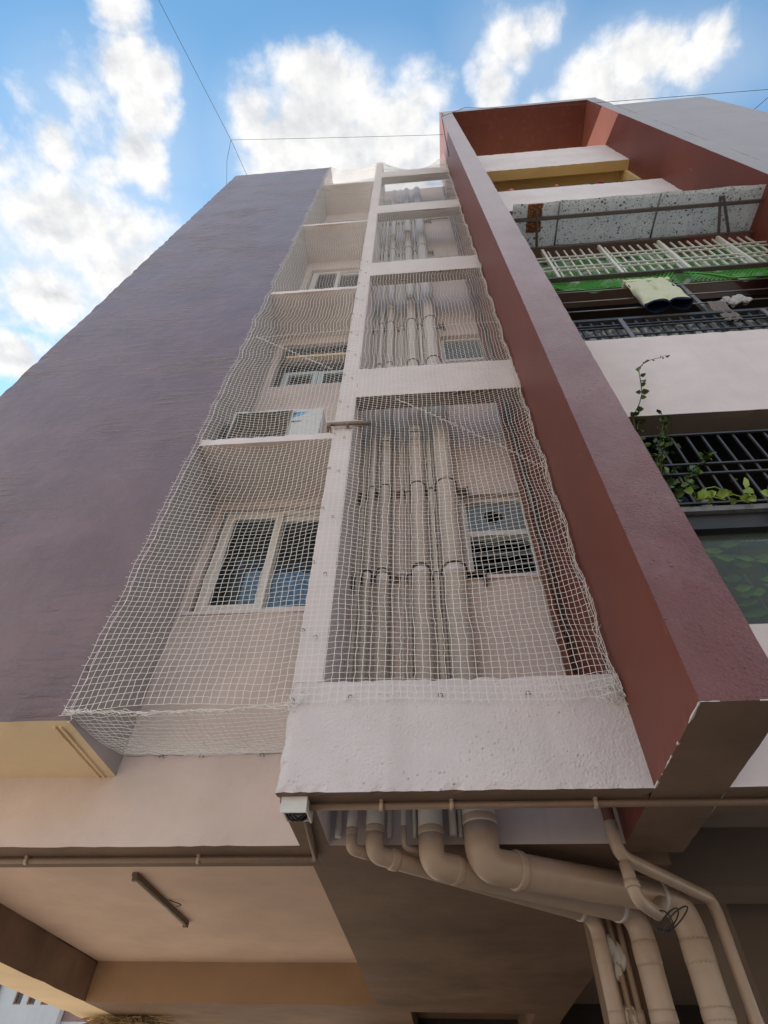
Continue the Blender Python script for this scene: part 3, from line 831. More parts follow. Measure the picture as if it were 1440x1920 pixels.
# ------------------------------------------------------------------ air conditioner on the lowest ledge
ac = empty('air_conditioner', (-1.15, 2.6, 5.215), 'white outdoor air conditioner with blue sticker, standing on the lowest ledge', 'air conditioner')
ax0, ax1, ay0, ay1, az0, az1 = -1.56, -.80, 2.42, 2.72, 5.245, 5.78
b = MB(); b.rough_box(ax0, ax1, ay0, ay1, az0, az1, step=.1, amp=.004)
body = b.build('body', MT['ac_white'], ac)
b = MB()
gx0, gx1 = ax0 + .03, -1.06
frame_rect(b, gx0 - .012, gx1 + .012, az0 + .025, az1 - .035, ay0 - .012, ay0 - .001, .012)
b.build('grille_frame', MT['ac_white'], ac)
b = MB(); b.box(gx0, gx1, ay0 - .004, ay0 - .001, az0 + .037, az1 - .047)
gb = b.build('grille', MT['ac_grille'], ac)
b = MB()
n = 17
for i in range(n):
    z = az0 + .045 + (az1 - az0 - .1) * i / (n - 1)
    b.box(gx0, gx1, ay0 - .016, ay0 - .005, z - .0035, z + .0035)
for i in range(5):
    x = gx0 + (gx1 - gx0) * i / 4
    b.box(x - .004, x + .004, ay0 - .019, ay0 - .0165, az0 + .037, az1 - .047)
b.build('grille_slat', MT['tube_body'], gb, kind='stuff')
b = MB(); b.face([(-1.045, ay0 - .002, az1 - .06), (-1.045, ay0 - .002, az1 - .145), (-.985, ay0 - .002, az1 - .115), (-.925, ay0 - .002, az1 - .06)])
b.build('sticker', MT['sticker_light'], body)
b = MB(); b.face([(-1.045, ay0 - .003, az1 - .062), (-1.045, ay0 - .003, az1 - .125), (-.995, ay0 - .003, az1 - .062)])
b.build('sticker', MT['sticker_dark'], body)
b = MB()
for (xa, xb) in ((-1.045, -1.02), (-1.012, -1.0), (-.995, -.985), (-.98, -.965)):
    b.box(xa, xb, ay0 - .004, ay0 - .001, az1 - .215, az1 - .20)
b.build('badge_text', MT['dark_grey'], body)
for x in (ax0 + .08, ax1 - .12):
    b = MB(); b.box(x, x + .05, ay0 + .01, ay1 - .01, 5.215, az0); b.build('foot', MT['dark_grey'], ac)
b = MB(); b.box(ax1 - .001, ax1 + .012, ay0 + .12, ay1 - .03, az0 + .08, az0 + .3)
b.build('valve_cover', MT['ac_white'], ac)
b = MB()
b.tube(fillet([(-1.66, 2.5, 5.22), (-1.64, 2.5, 5.75), (-1.62, 2.80, 5.78)], .1), .018, 8)
tag(b.build('refrigerant_pipe', MT['dark_grey']), 'dark lagged refrigerant pipe rising between wall corner and air conditioner', 'pipe')

# wall bracket with a short rail across the dividing wall
br = empty('rail_bracket', (-.55, YF, 5.25), 'short pinkish rail fixed across the white dividing wall beside the air conditioner', 'bracket')
b = MB(); b.tube([(-.70, 2.285, 5.275), (-.36, 2.285, 5.262)], .013, 8); b.build('rail', MT['conduit'], br)
b = MB(); b.tube([(-.71, 2.285, 5.31), (-.42, 2.285, 5.30)], .008, 8); b.build('rail', MT['pipe'], br)
b = MB(); b.box(-.70, -.67, 2.27, YF + .10, 5.235, 5.262); b.build('bracket_arm', MT['conduit'], br)
b = MB(); b.box(-.55, -.53, 2.27, YF, 5.24, 5.26); b.build('bracket_arm', MT['conduit'], br)

# ------------------------------------------------------------------ drain pipes
def collar(parent, p, d, r, h=.05, m=None, rim=True):
    d = Vector(d).normalized(); p = Vector(p)
    b = MB(); b.tube([p - d * h / 2, p - d * h * .3, p + d * h * .3, p + d * h / 2], [r * 1.005, r * 1.035, r * 1.035, r * 1.005], 20)
    o = b.build('coupling', m or MT['pipe'], parent)
    return o

def ring(parent, p, d, r, m):
    d = Vector(d).normalized(); p = Vector(p)
    b = MB(); b.tube([p - d * .006, p + d * .006], r * 1.06, 20)
    return b.build('joint_ring', m, parent)

JZ = [4.15, 5.42, 7.08, 8.72, 11.98]
def riser(x, y, r, top, corner_z, end, bend, zdrop, label, group, joints, rd=None, branch=None):
    t = empty('drain_pipe', (x, y, corner_z), label, 'drain pipe', group)
    path = [(x, y, top), (x, y, corner_z), end] if zdrop is None else [(x, y, top), (x, y, corner_z), end, (end[0], end[1], zdrop)]
    b = MB(); b.tube([(x, y, top), (x, y, corner_z + bend * 1.05)], r, 20)
    b.build('riser', MT['pipe'], t)
    P = fillet([(x, y, corner_z + bend * 1.05), (x, y, corner_z), end] + ([(end[0], end[1], zdrop)] if zdrop is not None else []), bend, 9)
    n = len(P)
    rads = [r + ((rd or r) - r) * i / (n - 1) for i in range(n)]
    b = MB(); b.tube(P, rads, 20)
    b.build('lower_run', MT['pipe_low'], t)
    dv = (Vector(end) - Vector((x, y, corner_z))).normalized()
    p1 = Vector((x, y, corner_z)) + dv * bend * 1.15
    collar(t, (x, y, corner_z + bend * 1.2), (0, 0, 1), r, .03, MT['pipe_low'])
    b = MB(); b.tube([p1 - dv * .02, p1 - dv * .014, p1 + dv * .014, p1 + dv * .02], [r * 1.0, r * 1.035, r * 1.035, r * 1.0], 20); b.build('coupling', MT['pipe_low'], t)
    if zdrop is not None:
        p2 = Vector(end) - dv * bend * 1.05
        b = MB(); b.tube([p2 - dv * .012, p2 + dv * .012], ((rd or r) + r) / 2 * 1.07, 20); b.build('coupling', MT['pipe'], t)
        collar(t, (end[0], end[1], end[2] - bend - .06), (0, 0, 1), (rd or r), .10, MT['pipe_low'])
        collar(t, (end[0], end[1], 2.02), (0, 0, 1), (rd or r), .05, MT['pipe_low'])
    for z in joints:
        if z < top:
            collar(t, (x, y, z), (0, 0, 1), r, .07)
            if z < 4.5: ring(t, (x, y, z + .04), (0, 0, 1), r, MT['rim'])
    return t

G1 = 'drain pipes running down the netted shaft'
riser(.192, 2.80, .077, 15.55, 2.430, (1.172, 3.36, 2.45), .15, 0.0, 'thickest drain pipe, bending right under the beam and dropping by the pillar', G1, JZ, rd=.066)
riser(-.032, 2.80, .057, 15.60, 2.432, (.962, 3.44, 2.418), .11, 0.0, 'second thickest drain pipe in the netted shaft, left of the thickest', G1, [z + .02 for z in JZ], rd=.058)
riser(-.288, 2.80, .042, 15.58, 2.472, (.762, 3.47, 2.408), .085, 0.0, 'medium drain pipe in the netted shaft with a tight elbow under the beam', G1, [z - .03 for z in JZ], rd=.033)
t = riser(-.395, 2.80, .025, 14.9, 2.495, (-.22, 2.93, 2.492), .06, None, 'slim drain pipe nearest the dividing wall with a small elbow', G1, JZ[::2])
def thin_riser(x, y, r, z0, z1, label, m, clampz=()):
    t = empty('water_pipe', (x, y, z0), label, 'water pipe', 'thin water pipes in the netted shaft')
    b = MB(); b.tube([(x, y, z0), (x, y, z1)], r, 12); b.build('riser', m, t)
    for z in clampz:
        b = MB(); b.tube([(x, y, z - .02), (x, y, z + .02)], r * 1.5, 12); b.build('coupling', m, t)
    return t
t = thin_riser(-.157, 2.83, .013, 2.53, 15.9, 'thin water pipe between the medium and second thickest drain pipes', MT['pipe'], (4.2, 7.2, 10.2, 13.2))
b = MB(); b.tube(fillet([(-.157, 2.83, 2.60), (-.157, 2.83, 2.51), (.0, 2.93, 2.508)], .03), .014, 12); b.build('elbow', MT['pipe_low'], t)
thin_riser(.070, 2.84, .018, 2.56, 15.3, 'thin pale water pipe between the two thickest drain pipes', MT['frame_white'], (4.2, 5.5, 7.2, 8.8, 10.2, 11.9, 13.2))
thin_riser(.105, 2.86, .011, 2.56, 15.3, 'thinnest water pipe close against the thickest drain pipe', MT['pipe'], (4.6, 7.6, 10.6))
thin_riser(-.108, 2.86, .010, 2.56, 15.2, 'thinnest water pipe just left of the second thickest drain pipe', MT['frame_white'], (5.6, 8.6))
thin_riser(-.225, 2.86, .012, 2.56, 15.2, 'thin water pipe just right of the medium drain pipe', MT['pipe'], (6.1, 9.1))
thin_riser(-.465, 2.845, .015, 2.56, 15.2, 'thin water pipe in the shaft corner beside the dividing wall', MT['pipe'], (4.6, 7.6))

# inspection branches low on the risers
for (x, r, z) in ((-.288, .04, 5.62), (-.032, .057, 5.72), (-.288, .04, 8.75), (-.032, .057, 8.85), (-.288, .04, 11.8), (-.032, .057, 11.9)):
    pr = [o for o in COL.objects if o.name.startswith('drain_pipe') and abs(o.location.x - x) < 1e-3][0]
    b = MB()
    b.tube([(x, 2.80, z), (x, 2.80 - r - .03, z + .05)], r * .92, 16)
    b.tube([(x, 2.80 - r - .028, z + .046), (x, 2.80 - r - .045, z + .072)], r * 1.05, 16)
    b.build('inspection_branch', MT['pipe'], pr)

# angle iron clamps across the pipes
for k, z in enumerate((4.19, 5.10, 7.25, 8.35, 10.2, 11.3, 13.2, 14.1)):
    x0, x1 = (-.50, .40) if k % 2 == 0 else (-.50, .36)
    t = empty('pipe_clamp', (x0, YB, z), 'iron pipe clamp bar across the shaft, %s' % (
        ['just below the broken window', 'just above the broken window', 'under the second shaft window', 'at the top of the second shaft window', 'under the third shaft window', 'at the top of the third shaft window',
         'under the topmost shaft window', 'below the top beam of the shaft'][k]), 'pipe clamp', 'clamp bars in the netted shaft')
    b = MB()
    b.box(x0, x1, 2.868, 2.880, z - .018, z + .018); b.box(x0, x1, 2.845, 2.868, z + .012, z + .018)
    b.build('bar', MT['conduit'], t)
    b = MB(); b.box(x0 - .006, x0 + .012, 2.83, 2.888, z - .075, z + .02); b.build('bar_end', MT['rim'], t)
    b = MB(); b.box(x1 - .012, x1 + .006, 2.83, 2.888, z - .09, z + .02); b.build('bar_end', MT['rim'], t)
    for (x, r) in ((.192, .08), (-.032, .057), (-.288, .04), (-.395, .025), (-.157, .013), (.07, .018)):
        yc = 2.80 if r > .02 else 2.835
        pts = [(x + (r + .005) * math.cos(a), yc - (r + .005) * math.sin(a), z) for a in [math.pi * i / 10 for i in range(11)]]
        pts = [(pts[0][0], 2.872, z)] + pts + [(pts[-1][0], 2.872, z)]
        b = MB(); b.tube(pts, .0045, 6); b.build('u_bolt', MT['rim'], t)

# red brown rainwater pipe along the fin, with its lower branch
rp = empty('rainwater_pipe', (.775, 2.80, 2.49), 'red brown rainwater pipe against the fin, turning tan below the beam', 'drain pipe')
b = MB(); b.tube([(.775, 2.80, 15.6), (.775, 2.80, 2.60)], .026, 14); b.build('riser', MT['pipe_brown'], rp)
b = MB(); b.tube(fillet([(.775, 2.80, 2.60), (.775, 2.80, 2.465), (1.32, 3.36, 2.45), (1.335, 3.40, 0.0)], .07), .028, 14); b.build('lower_run', MT['pipe_low'], rp)
for z in (3.6, 4.7, 6.5, 8, 9.6, 11, 12.5, 14):
    b = MB(); b.tube([(.775, 2.80, z - .02), (.775, 2.80, z + .02)], .031, 14); b.build('coupling', MT['pipe_brown'], rp)
b = MB(); b.tube(fillet([(.80, 2.825, 2.44), (.80, 2.80, 2.30), (.93, 3.00, 2.30), (1.06, 3.285, 2.435)], .06), .027, 14); b.build('branch', MT['pipe_low'], rp)
b = MB(); b.tube([(.80, 2.812, 2.37), (.80, 2.808, 2.34)], .031, 14); b.build('coupling', MT['pipe_low'], rp)
b = MB(); b.tube([(1.333, 3.397, 1.98), (1.333, 3.397, 2.02)], .033, 14); b.build('coupling', MT['pipe_low'], rp)
b = MB(); b.tube([(.82, 2.83, 15.4), (.815, 2.83, 9), (.825, 2.83, 4), (.80, 2.82, 3.15)], .009, 8)
tag(b.build('cable', MT['pipe']), 'pale thin cable running beside the red brown rainwater pipe', 'cable')
b = MB(); b.tube([(.83, 2.80, 14.8), (.832, 2.81, 9), (.83, 2.80, 5), (.81, 2.80, 3.3)], .007, 8)
tag(b.build('cable', MT['wire']), 'black thin cable running along the fin inside the shaft', 'cable')

# loop of black wire hanging on the branch pipe
b = MB()
for k in range(3):
    pts = []
    for i in range(26):
        a = 2 * math.pi * i / 25
        pts.append((.93 + (.045 + .008 * k) * math.cos(a) + .02 * k, 2.96 + .02 * math.cos(a * 2 + k) - .02 * k, 2.262 + (.035 + .006 * k) * math.sin(a + k)))
    b.tube(pts, .003, 5)
tag(b.build('wire_loop', MT['wire']), 'small tangle of black wire wrapped on the lower branch pipe', 'wire')

# thin pipes and grout on the pillar
for (x, lab, r) in ((.805, 'thin tan pipe on the pillar, next to the slimmer dropping drain pipe', .012), (.842, 'thin tan pipe in the middle of the pillar face', .013), (.885, 'thin tan pipe on the pillar, next to the second thickest drop', .014)):
    t = empty('service_pipe', (x, 3.53, 0), lab, 'pipe', 'thin service pipes on the pillar')
    b = MB(); b.tube([(x, 3.53, 0), (x, 3.53, 1.75), (x, 3.535, 2.54)], r, 10); b.build('pipe', MT['pipe_low'], t)
    b = MB(); b.tube([(x, 3.53, 2.01), (x, 3.53, 2.06)], r * 1.35, 10); b.build('coupling', MT['pipe_low'], t)
def blob(b, c, r, seed, mi=0, n=8):
    rr = random.Random(seed)
    base = len(b.v)
    ph = [rr.uniform(0, 6) for _ in range(4)]
    for i in range(n + 1):
        th = math.pi * i / n
        for j in range(n * 2):
            p = 2 * math.pi * j / (n * 2)
            k = 1 + .25 * math.sin(3 * p + ph[0]) * math.sin(2 * th + ph[1]) + .15 * math.sin(5 * p + ph[2])
            b.v.append((c[0] + r[0] * k * math.sin(th) * math.cos(p), c[1] + r[1] * k * math.sin(th) * math.sin(p), c[2] + r[2] * k * math.cos(th)))
    for i in range(n):
        for j in range(n * 2):
            a = base + i * n * 2 + j; a2 = base + i * n * 2 + (j + 1) % (n * 2)
            b.f.append([a, a + n * 2, a2 + n * 2, a2]); b.m.append(mi); b.sm.append(True)
for i, (x, z, s_) in enumerate(((.825, 2.30, .028), (.85, 2.26, .035), (.83, 2.20, .022), (.87, 2.24, .02), (.84, 2.03, .03), (.865, 1.98, .025))):
    b = MB(); blob(b, (x, 3.535, z), (s_, .02, s_ * 1.4), i); b.build('grout_patch', MT['far_white'], B)

# ------------------------------------------------------------------ conduits, junction box, lamp
cn = empty('conduit_pipe', (.9, 2.41, 2.525), 'brown painted conduit under the white spandrel beam, running to the right', 'conduit')
b = MB(); b.tube([(-.53, 2.415, 2.523), (.9, 2.415, 2.523), (4.2, 2.43, 2.523)], .0135, 12); b.build('tube', MT['conduit'], cn)
for x in (-.225, .06, .63, 1.6, 2.4):
    b = MB(); b.tube([(x - .008, 2.415, 2.523), (x + .008, 2.415, 2.523)], .019, 12); b.box(x - .007, x + .007, 2.390, 2.44, 2.533, 2.5395); b.build('saddle_clip', MT['pipe_low'], cn)
cn = empty('conduit_pipe', (-2, 3.0, 2.525), 'brown painted conduit under the long left beam with an elbow to the junction box', 'conduit')
b = MB(); b.tube(fillet([(-3.8, 3.02, 2.524), (-.592, 3.01, 2.524), (-.555, 2.50, 2.524)], .03), .0135, 12); b.build('tube', MT['conduit'], cn)
for x in (-2.05, -1.17, -2.9):
    b = MB(); b.tube([(x - .008, 3.015, 2.524), (x + .008, 3.015, 2.524)], .019, 12); b.box(x - .007, x + .007, 2.99, 3.04, 2.533, 2.5395); b.build('saddle_clip', MT['pipe_low'], cn)
jb = empty('junction_box', (-.575, 2.43, 2.54), 'open white junction box with black wires at the beam corner', 'junction box')
b = MB()
x0, x1, y0, y1 = -.628, -.522, 2.352, 2.50
b.box(x0, x1, y0, y1, 2.532, 2.5395)
b.box(x0, x1, y0, y0 + .006, 2.478, 2.532); b.box(x0, x1, y1 - .006, y1, 2.50, 2.532)
b.box(x0, x0 + .006, y0 + .006, y1 - .006, 2.495, 2.532); b.box(x1 - .006, x1, y0 + .006, y1 - .006, 2.49, 2.532)
b.build('box', MT['ac_white'], jb)
b = MB()
for k in range(3):
    pts = [(-.575 + .042 * math.cos(a) * (1 - .1 * k), 2.43 + .05 * math.sin(a + k * .5), 2.505 + .014 * math.sin(2 * a + k)) for a in [2 * math.pi * i / 20 for i in range(20)]]
    b.tube(pts, .004, 6)
b.build('wire', MT['wire'], jb)

tl = empty('tube_light', (-2.07, 4.8, 2.85), 'unlit fluorescent batten lamp on the cream ceiling under the building', 'tube light')
b = MB(); b.box(-2.095, -2.058, 4.25, 5.42, 2.825, 2.85); b.build('batten', MT['tube_body'], tl)
b = MB(); b.tube([(-2.066, 4.30, 2.812), (-2.066, 5.37, 2.812)], .010, 10); b.build('tube', MT['tube'], tl)
for y in (4.27, 5.385):
    b = MB(); b.box(-2.088, -2.052, y - .015, y + .015, 2.80, 2.825); b.build('lamp_holder', MT['tube_body'], tl)
b = MB(); b.tube([(-2.04, 4.85, 2.848)] + [(-2.0 + .05 * math.sin(i * .45), 4.85 + .02 * i / 2, 2.835 - .012 * math.sin(i * .3)) for i in range(1, 8)], .0035, 6); b.build('wire', MT['wire'], tl)
b = MB(); b.tube([(1.45, 3.25, 2.83), (1.75, 3.10, 2.80), (2.3, 2.85, 2.82)], .006, 6)
tag(b.build('cable', MT['wire']), 'dark cable sagging under the dark ceiling right of the fin', 'cable')

# ------------------------------------------------------------------ bird net
net = empty('bird_net', (-.4, 2.30, 2.93), 'white bird net stretched over the recess and the pipe shaft', 'net')
nrng = np.random.default_rng(5)

def strand_mesh(lines, r):
    """many polylines -> one mesh of three sided cords"""
    V = []; F = []; base = 0
    for L in lines:
        L = np.asarray(L, float); n = len(L)
        if n < 2: continue
        t = np.gradient(L, axis=0); t /= np.linalg.norm(t, axis=1)[:, None] + 1e-9
        up = np.tile(np.array([0.0, 1.0, 0.0]), (n, 1))
        up[np.abs(t[:, 1]) > .9] = (0, 0, 1)
        a = np.cross(t, up); a /= np.linalg.norm(a, axis=1)[:, None] + 1e-9
        c = np.cross(t, a)
        ring_ = np.stack([L + r * (a * math.cos(k) + c * math.sin(k)) for k in (0.5, 0.5 + 2.0944, 0.5 + 4.1888)], 1)
        V.append(ring_.reshape(-1, 3))
        i = np.arange(n - 1)[:, None] * 3 + base
        for k in range(3):
            k2 = (k + 1) % 3
            F.append(np.concatenate([i + k, i + k2, i + 3 + k2, i + 3 + k], 1))
        base += n * 3
    V = np.concatenate(V); F = np.concatenate(F)
    return V, F

def cord_obj(name, lines, r, parent, m=None):
    V, F = strand_mesh(lines, r)
    V = V - np.array(world_loc(parent))
    me = bpy.data.meshes.new(name)
    me.from_pydata(V.tolist(), [], F.tolist())
    me.materials.append(m or MT['net'])
    me.update()
    o = bpy.data.objects.new(name, me); COL.objects.link(o); o.parent = parent
    return o

XL, XR, ZB = -1.715, .825, 2.935
PITCH = .0345
NC = int((XR - XL) / PITCH)
ZT = 16.1
NRW = int((ZT - ZB) / .0355)
uu = np.linspace(0, 1, NC + 1)
vv = np.linspace(0, 1, NRW + 1)
# columns bunch together at the fin
uw = np.where(uu > .91, .91 + (uu - .91) * .72, uu * 1.0)
uw = uw / uw[-1]
Xb = XL + (XR - XL) * uw
Xg, Zg = np.meshgrid(Xb, ZB + (ZT - ZB) * vv, indexing='ij')
Ug = np.repeat(uu[:, None], NRW + 1, 1)
# top edge sags between its fixings
def top_z(x):
    x = np.asarray(x)
    l = np.clip((x + 1.68) / 1.03, 0, 1); r_ = np.clip((x + .51) / 1.335, 0, 1)
    zl = 16.15 - .55 * 4 * l * (1 - l)
    zr = 16.12 + .05 * r_ - .85 * 4 * r_ * (1 - r_)
    return np.where(x < -.65, zl, np.where(x > -.51, zr, 16.13))
frac = (Zg - ZB) / (ZT - ZB)
Zg = ZB + (top_z(Xg) - ZB) * frac
# left bay hangs a little lower at the bottom
low = np.clip(1 - (Zg - ZB) / .6, 0, 1)
leftbay = np.clip((-.66 - Xg) / .15, 0, 1)
Zg -= .03 * low * leftbay
# waviness: the net is pinned at intervals and puckers between the pins
def wav(z, x, per, ph): return np.sin(2 * math.pi * z / per + ph + 1.7 * x)
amp = np.clip((Zg - 4.0) / 4.0, .25, 1.0)
free = np.where((Xg > -.66) & (Xg < -.50), .25, 1.0) * (1 - .75 * np.clip(1 - (XR - Xg) / .2, 0, 1))
Xg = Xg + free * amp * (.010 * wav(Zg, Xg, .62, .4) + .007 * wav(Zg, Xg * 2, .37, 1.9) + .012 * wav(Zg, Xg, 1.55, 2.2))
Zg = Zg + free * (.006 * np.sin(5.1 * Xg + 3.0 * Zg) + .010 * np.sin(2.3 * Xg + 1.1 * Zg) * np.clip((6 - Zg) / 3, 0, 1))
edge_l = np.clip(1 - (Xg - XL) / .25, 0, 1); edge_r = np.clip(1 - (XR - Xg) / .22, 0, 1)
scal = .018 * np.abs(np.sin(math.pi * Zg / .48)) + .008 * np.sin(9 * Zg)
Xg = Xg + edge_l * scal * .45 - edge_r * scal * .22
Yg = np.full_like(Xg, 2.302)
bay_l = np.clip((Xg + 1.68) / 1.03, 0, 1); bay_r = np.clip((Xg + .51) / 1.33, 0, 1)
bulge = np.where(Xg < -.65, 4 * bay_l * (1 - bay_l), np.where(Xg > -.51, 4 * bay_r * (1 - bay_r), 0))
Yg = Yg + bulge * (.03 + .03 * np.sin(2.1 * Zg + 2 * Xg)) * np.clip((Zg - 3.3) / 1.0, 0, 1)
Yg = Yg - .05 * low * leftbay * (4 * bay_l * (1 - bay_l))
Yg += edge_r * (.02 * np.sin(11 * Zg + 20 * Xg) - .01)
jit = .0016
Xg += nrng.normal(0, jit, Xg.shape); Zg += nrng.normal(0, jit, Xg.shape); Yg += nrng.normal(0, .001, Xg.shape)
Yg = np.minimum(Yg, np.where((Xg > -.66) & (Xg < -.50), 2.312, 9))
onblock = Xg < -1.68
Yg = np.where(onblock, np.minimum(Yg, 2.312), Yg)
fin_hit = Xg > .838
Xg = np.where(fin_hit, .838, Xg)
# over beams the cords lie in front of the plaster
for (z0, z1) in BEAMS:
    hit = (Zg > z0 - .02) & (Zg < z1 + .02) & (Xg > -.51)
    Yg = np.where(hit, np.minimum(Yg, 2.313), Yg)
lines = []
for i in range(NC + 1):
    L = np.stack([Xg[i], Yg[i], Zg[i]], 1)
    if nrng.random() < .8 and Xb[i] > -.6:     # cut ends under the last row
        d = nrng.uniform(.008, .03)
        L = np.concatenate([[L[0] + np.array([nrng.normal(0, .005), -.003, -d])], L])
    lines.append(L)
for j in range(NRW + 1):
    L = np.stack([Xg[:, j], Yg[:, j], Zg[:, j]], 1)
    if nrng.random() < .75:                     # cut ends beyond the left edge
        L = np.concatenate([[L[0] + np.array([-nrng.uniform(.006, .028), -.004, nrng.normal(0, .006)])], L])
    if nrng.random() < .6:
        L = np.concatenate([L, [L[-1] + np.array([nrng.uniform(0.002, .008), -nrng.uniform(.006, .025), nrng.normal(0, .008)])]])
    lines.append(L)
cord_obj('netting', lines[:NC + 1], .0017, net)['kind'] = 'stuff'
cord_obj('netting', lines[NC + 1:], .0014, net)['kind'] = 'stuff'
# bottom flap closing the left bay back to the wall
NF = 30
xs = np.linspace(-1.68, -.66, NF + 1)
fl = []
rows = 17
FX = np.zeros((NF + 1, rows + 1)); FY = FX.copy(); FZ = FX.copy()
for j in range(rows + 1):
    t = j / rows
    FX[:, j] = xs + (.04 * (1 - np.abs(xs + 1.17) / .5)) * 0 + (.03 * t * np.sin((xs + 1.68) * 3)) + nrng.normal(0, .002, NF + 1)
    FY[:, j] = 2.30 + (2.872 - 2.30) * t + nrng.normal(0, .002, NF + 1)
    FZ[:, j] = 2.905 + .085 * t - .05 * np.sin(math.pi * t) * (.4 + .6 * np.sin(math.pi * np.clip((xs + 1.68) / 1.02, 0, 1))) + nrng.normal(0, .002, NF + 1)
FX = np.maximum(FX, -1.676); FX = np.minimum(FX, -.655)
for i in range(NF + 1): fl.append(np.stack([FX[i], FY[i], FZ[i]], 1))
for j in range(rows + 1): fl.append(np.stack([FX[:, j], FY[:, j], FZ[:, j]], 1))
cord_obj('netting_flap', fl, .0014, net)['kind'] = 'stuff'
# edge ropes and seams
def wob(P, a, n):
    P = [np.array(p, float) for p in P]
    out = []
    for s_ in range(len(P) - 1):
        for i in range(n):
            out.append(P[s_] + (P[s_ + 1] - P[s_]) * i / n)
    out.append(P[-1]); out = np.array(out)
    return out + nrng.normal(0, a, out.shape)
hem = []
for k in range(5):
    hem.append(wob([(-1.71, 2.296, 2.915), (-1.3, 2.288, 2.893), (-1.0, 2.286, 2.893), (-.66, 2.305, 2.925)], .006, 14))
cord_obj('hem_cord', hem, .0016, net)
cord_obj('hem_cord', [wob([(-1.675, 2.87, 2.995), (-1.2, 2.872, 2.985), (-.66, 2.872, 2.995)], .004, 16) for _ in range(3)], .0015, net)
edge = [np.stack([Xg[-1] - .006 * k + .004 * np.sin(30 * Zg[-1] + k), Yg[-1] - .012 + .006 * k, Zg[-1]], 1) for k in range(3)]
edge += [np.stack([Xg[-1] - .02 + .018 * np.sin(2 * math.pi * Zg[-1] / .11), Yg[-1] - .012 + .012 * np.cos(2 * math.pi * Zg[-1] / .11), Zg[-1]], 1)]
for e_ in edge: e_[:, 0] = np.minimum(e_[:, 0], .839)
cord_obj('edge_cord', edge, .0015, net)
cord_obj('edge_cord', [np.stack([Xg[1] + .006 * np.sin(25 * Zg[1]), Yg[1] - .004, Zg[1]], 1)], .0015, net)
clump = []
for k in range(60):
    c = np.array([.80, 2.296, 2.96]); p = [c + nrng.normal(0, 1, 3) * (.022, .006, .035)]
    for i in range(5): p.append(p[-1] + nrng.normal(0, .012, 3) * (1, .4, 1.2))
    p = np.array(p); p[:, 0] = np.minimum(p[:, 0], .838); p[:, 1] = np.minimum(p[:, 1], 2.314); clump.append(p)
for (cx, cz) in ((-.60, 2.95), (-.645, 2.925), (-1.66, 2.91)):
    for k in range(12):
        p = [np.array([cx, 2.30, cz]) + nrng.normal(0, 1, 3) * (.012, .004, .012)]
        for i in range(4): p.append(p[-1] + nrng.normal(0, .009, 3) * (1, .3, 1))
        p = np.array(p); p[:, 1] = np.minimum(p[:, 1], 2.312); clump.append(p)
cord_obj('bunched_cord', clump, .0013, net)['kind'] = 'stuff'
seam = wob([(-1.73, 2.296, 7.02), (-1.2, 2.298, 7.06), (-.66, 2.30, 7.07), (-.5, 2.30, 7.04), (.2, 2.30, 7.02), (.83, 2.30, 7.03)], .003, 16)
cord_obj('seam_cord', [seam], .0022, net)
def zig(p0, p1, n):
    p0, p1 = np.array(p0, float), np.array(p1, float); out = []
    for i in range(n):
        q = p0 + (p1 - p0) * i / n; q2 = p0 + (p1 - p0) * (i + 1) / n
        out.append(q + nrng.normal(0, .004, 3)); out.append(np.array([q2[0], q[1], q[2] - .008]) + nrng.normal(0, .003, 3))
    return np.array(out)
cord_obj('seam_cord', [zig((-.18, 2.296, 5.62), (.30, 2.296, 5.15), 14), zig((.30, 2.296, 5.15), (.82, 2.296, 4.58), 16)], .003, net)
cord_obj('seam_cord', [zig((-1.6, 2.296, 7.05), (-.74, 2.296, 6.2), 24)], .003, net)
cord_obj('seam_cord', [wob([(-1.64, 2.296, 14.0), (-1.2, 2.296, 13.4), (-.72, 2.296, 13.2)], .006, 14)], .003, net)
# screw hooks holding the net
def hook(x, y, z, s_=1.0):
    a0 = rnd.uniform(-.5, .5)
    pts = [(x, y + .012, z), (x, y - .004, z)]
    for i in range(8):
        a = a0 + i * .62
        pts.append((x + .0085 * s_ * (math.cos(a) - math.cos(a0)), y - .008, z + .0085 * s_ * (math.sin(a) - math.sin(a0))))
    b = MB(); b.tube(pts, .0017, 5)
    return b.build('hook', MT['rim'], net)
for k in range(14):
    z = 3.3 + .46 * k
    hook(-.628 + rnd.uniform(-.01, .01), YF - .004, z + .07 + rnd.uniform(-.03, .03)); hook(-.555 + rnd.uniform(-.008, .008), YF - .004, z + rnd.uniform(-.03, .03))
for x in (-.36, .05, .44, -.63): hook(x, YF - .004, 2.955, 1.2)
for k in range(12): hook(-1.70, YF - .004, 3.15 + .45 * k, 1.3)
for x in (-1.45, -1.23, -.9): hook(x, YB - .004, 2.975, 1.2)

